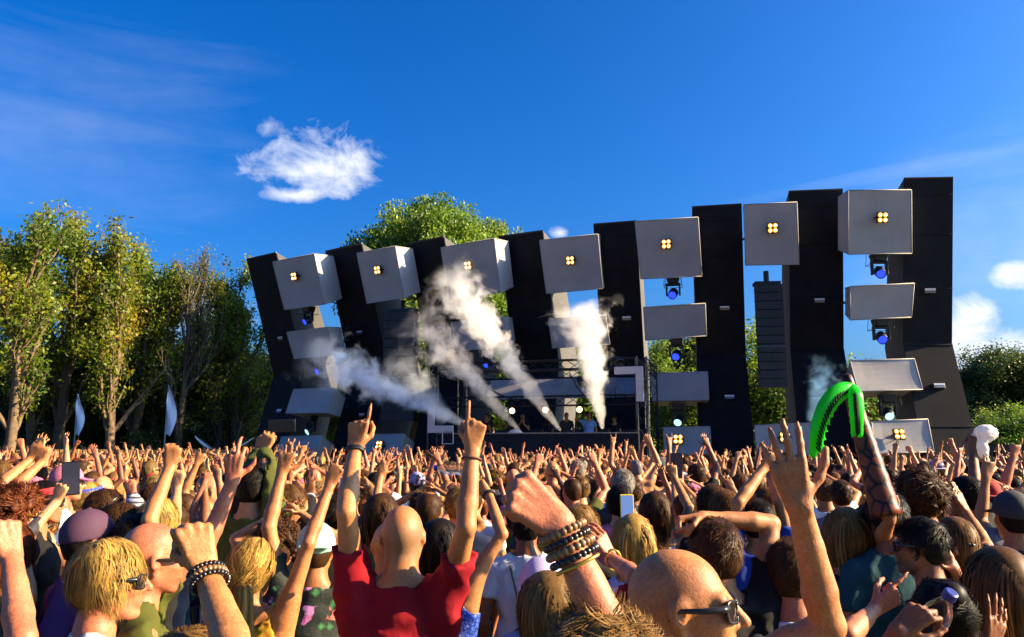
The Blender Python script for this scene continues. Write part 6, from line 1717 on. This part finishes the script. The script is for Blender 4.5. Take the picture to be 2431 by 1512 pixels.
# ================================================================ jets of smoke
def smoke_mat(name, L, r0, r1, dens, colr, seed, fade=(.0, 1.0), thr=.40):
    m, t, out = material(name)
    def M_(op, a, b=None, clamp=False):
        n_ = N(t, 'ShaderNodeMath', operation=op); n_.use_clamp = clamp
        for i, v in enumerate((a, b)):
            if v is None: continue
            if isinstance(v, (int, float)): n_.inputs[i].default_value = v
            else: lk(t, v, n_.inputs[i])
        return n_.outputs[0]
    tc_ = N(t, 'ShaderNodeTexCoord'); co = tc_.outputs['Object']
    sx = N(t, 'ShaderNodeSeparateXYZ'); lk(t, co, sx.inputs[0])
    z = M_('DIVIDE', sx.outputs[2], L)
    rad = M_('SQRT', M_('ADD', M_('MULTIPLY', sx.outputs[0], sx.outputs[0]), M_('MULTIPLY', sx.outputs[1], sx.outputs[1])))
    Rz = M_('ADD', r0, M_('MULTIPLY', M_('POWER', M_('MAXIMUM', z, .0), .75), r1 - r0))
    q = M_('DIVIDE', rad, Rz)
    mp_ = N(t, 'ShaderNodeMapping'); mp_.inputs['Location'].default_value = (seed, seed * .7, -seed); lk(t, co, mp_.inputs['Vector'])
    nz = noise(t, 2.0 / max(r1, .3), 5, .62, vec=mp_.outputs[0], dist=.4)
    amp = M_('ADD', .25, M_('MULTIPLY', z, 1.35))
    v = M_('SUBTRACT', M_('ADD', 1.0, M_('MULTIPLY', M_('SUBTRACT', nz, .5), M_('MULTIPLY', amp, 3.0))), q)
    d = M_('MULTIPLY', M_('SUBTRACT', v, thr), 1.5, True)
    end = M_('MULTIPLY', M_('SUBTRACT', 1.0, z), 3.0, True)
    d = M_('MULTIPLY', M_('MULTIPLY', d, end), M_('ADD', .35, M_('MULTIPLY', M_('SUBTRACT', 1.0, z), .9)))
    pv = N(t, 'ShaderNodeVolumePrincipled'); pv.inputs['Color'].default_value = (*colr, 1); pv.inputs['Anisotropy'].default_value = .15; lk(t, M_('MULTIPLY', d, dens), pv.inputs['Density'])
    lk(t, pv.outputs[0], out.inputs['Volume']); return m
def jet(a, b, Y0, Y1, r1, dens, label, seed, colr=(.90, .90, .905), r0=.05, thr=.40):
    A, B = at(*a, Y0), at(*b, Y1); L = np.linalg.norm(B - A); Mx = frame(B - A)
    o = empty('smoke_jet'); o.matrix_basis = Matrix.Translation(A) @ Matrix(Mx).to_4x4()
    m = MB(); zz = np.linspace(0, 1, 9); m.tube([(0, 0, L * t_) for t_ in zz], [(r0 + (r1 - r0) * t_ ** .75) * 1.75 + .05 for t_ in zz], 16)
    m.build('smoke', smoke_mat('smoke_%d' % seed, L, r0, r1, dens, colr, seed * 3.7, thr=thr), o, smooth=True)
    tag(o, label, 'smoke', 'smoke jets from the booth'); return o
jet((1237, 1027), (975, 740), 24.5, 24.9, .88, 6.0, 'thinning white smoke jet curling towards the tall trees', 1, thr=.34)
jet((1330, 1022), (1050, 640), 24.4, 24.7, .88, 12.0, 'thick white smoke jet slanting up from the middle of the booth', 2, thr=.22)
jet((1430, 1018), (1378, 715), 24.2, 24.1, .92, 14.0, 'thick upright white smoke jet next to the upper white corner mark', 3, thr=.20)
jet((1120, 1014), (720, 830), 24.8, 25.4, 1.05, 4.0, 'faint smoke trail tinted with blue stage-light glow, drifting low in front of the stage', 4, (.62, .76, 1.0), thr=.30)  # volume colour carries the blue glow of the moving lights
jet((1060, 1000), (930, 830), 25.6, 25.8, 1.0, 1.6, 'thin grey drift of smoke between the two pointing hands and the booth', 6, (.8, .88, 1.0), r0=.4, thr=.34)
jet((1925, 1000), (1965, 850), 24.0, 24.2, .70, 1.5, 'haze puff coloured with blue lamp glow before the seventh dark wing', 5, (.30, .60, 1.0), r0=.3, thr=.40)  # blue light of the moving heads is put into the smoke colour
print('done', round(time.time() - T0, 1), 'tris', sum(len(m.polygons) * 2 for m in bpy.data.meshes))
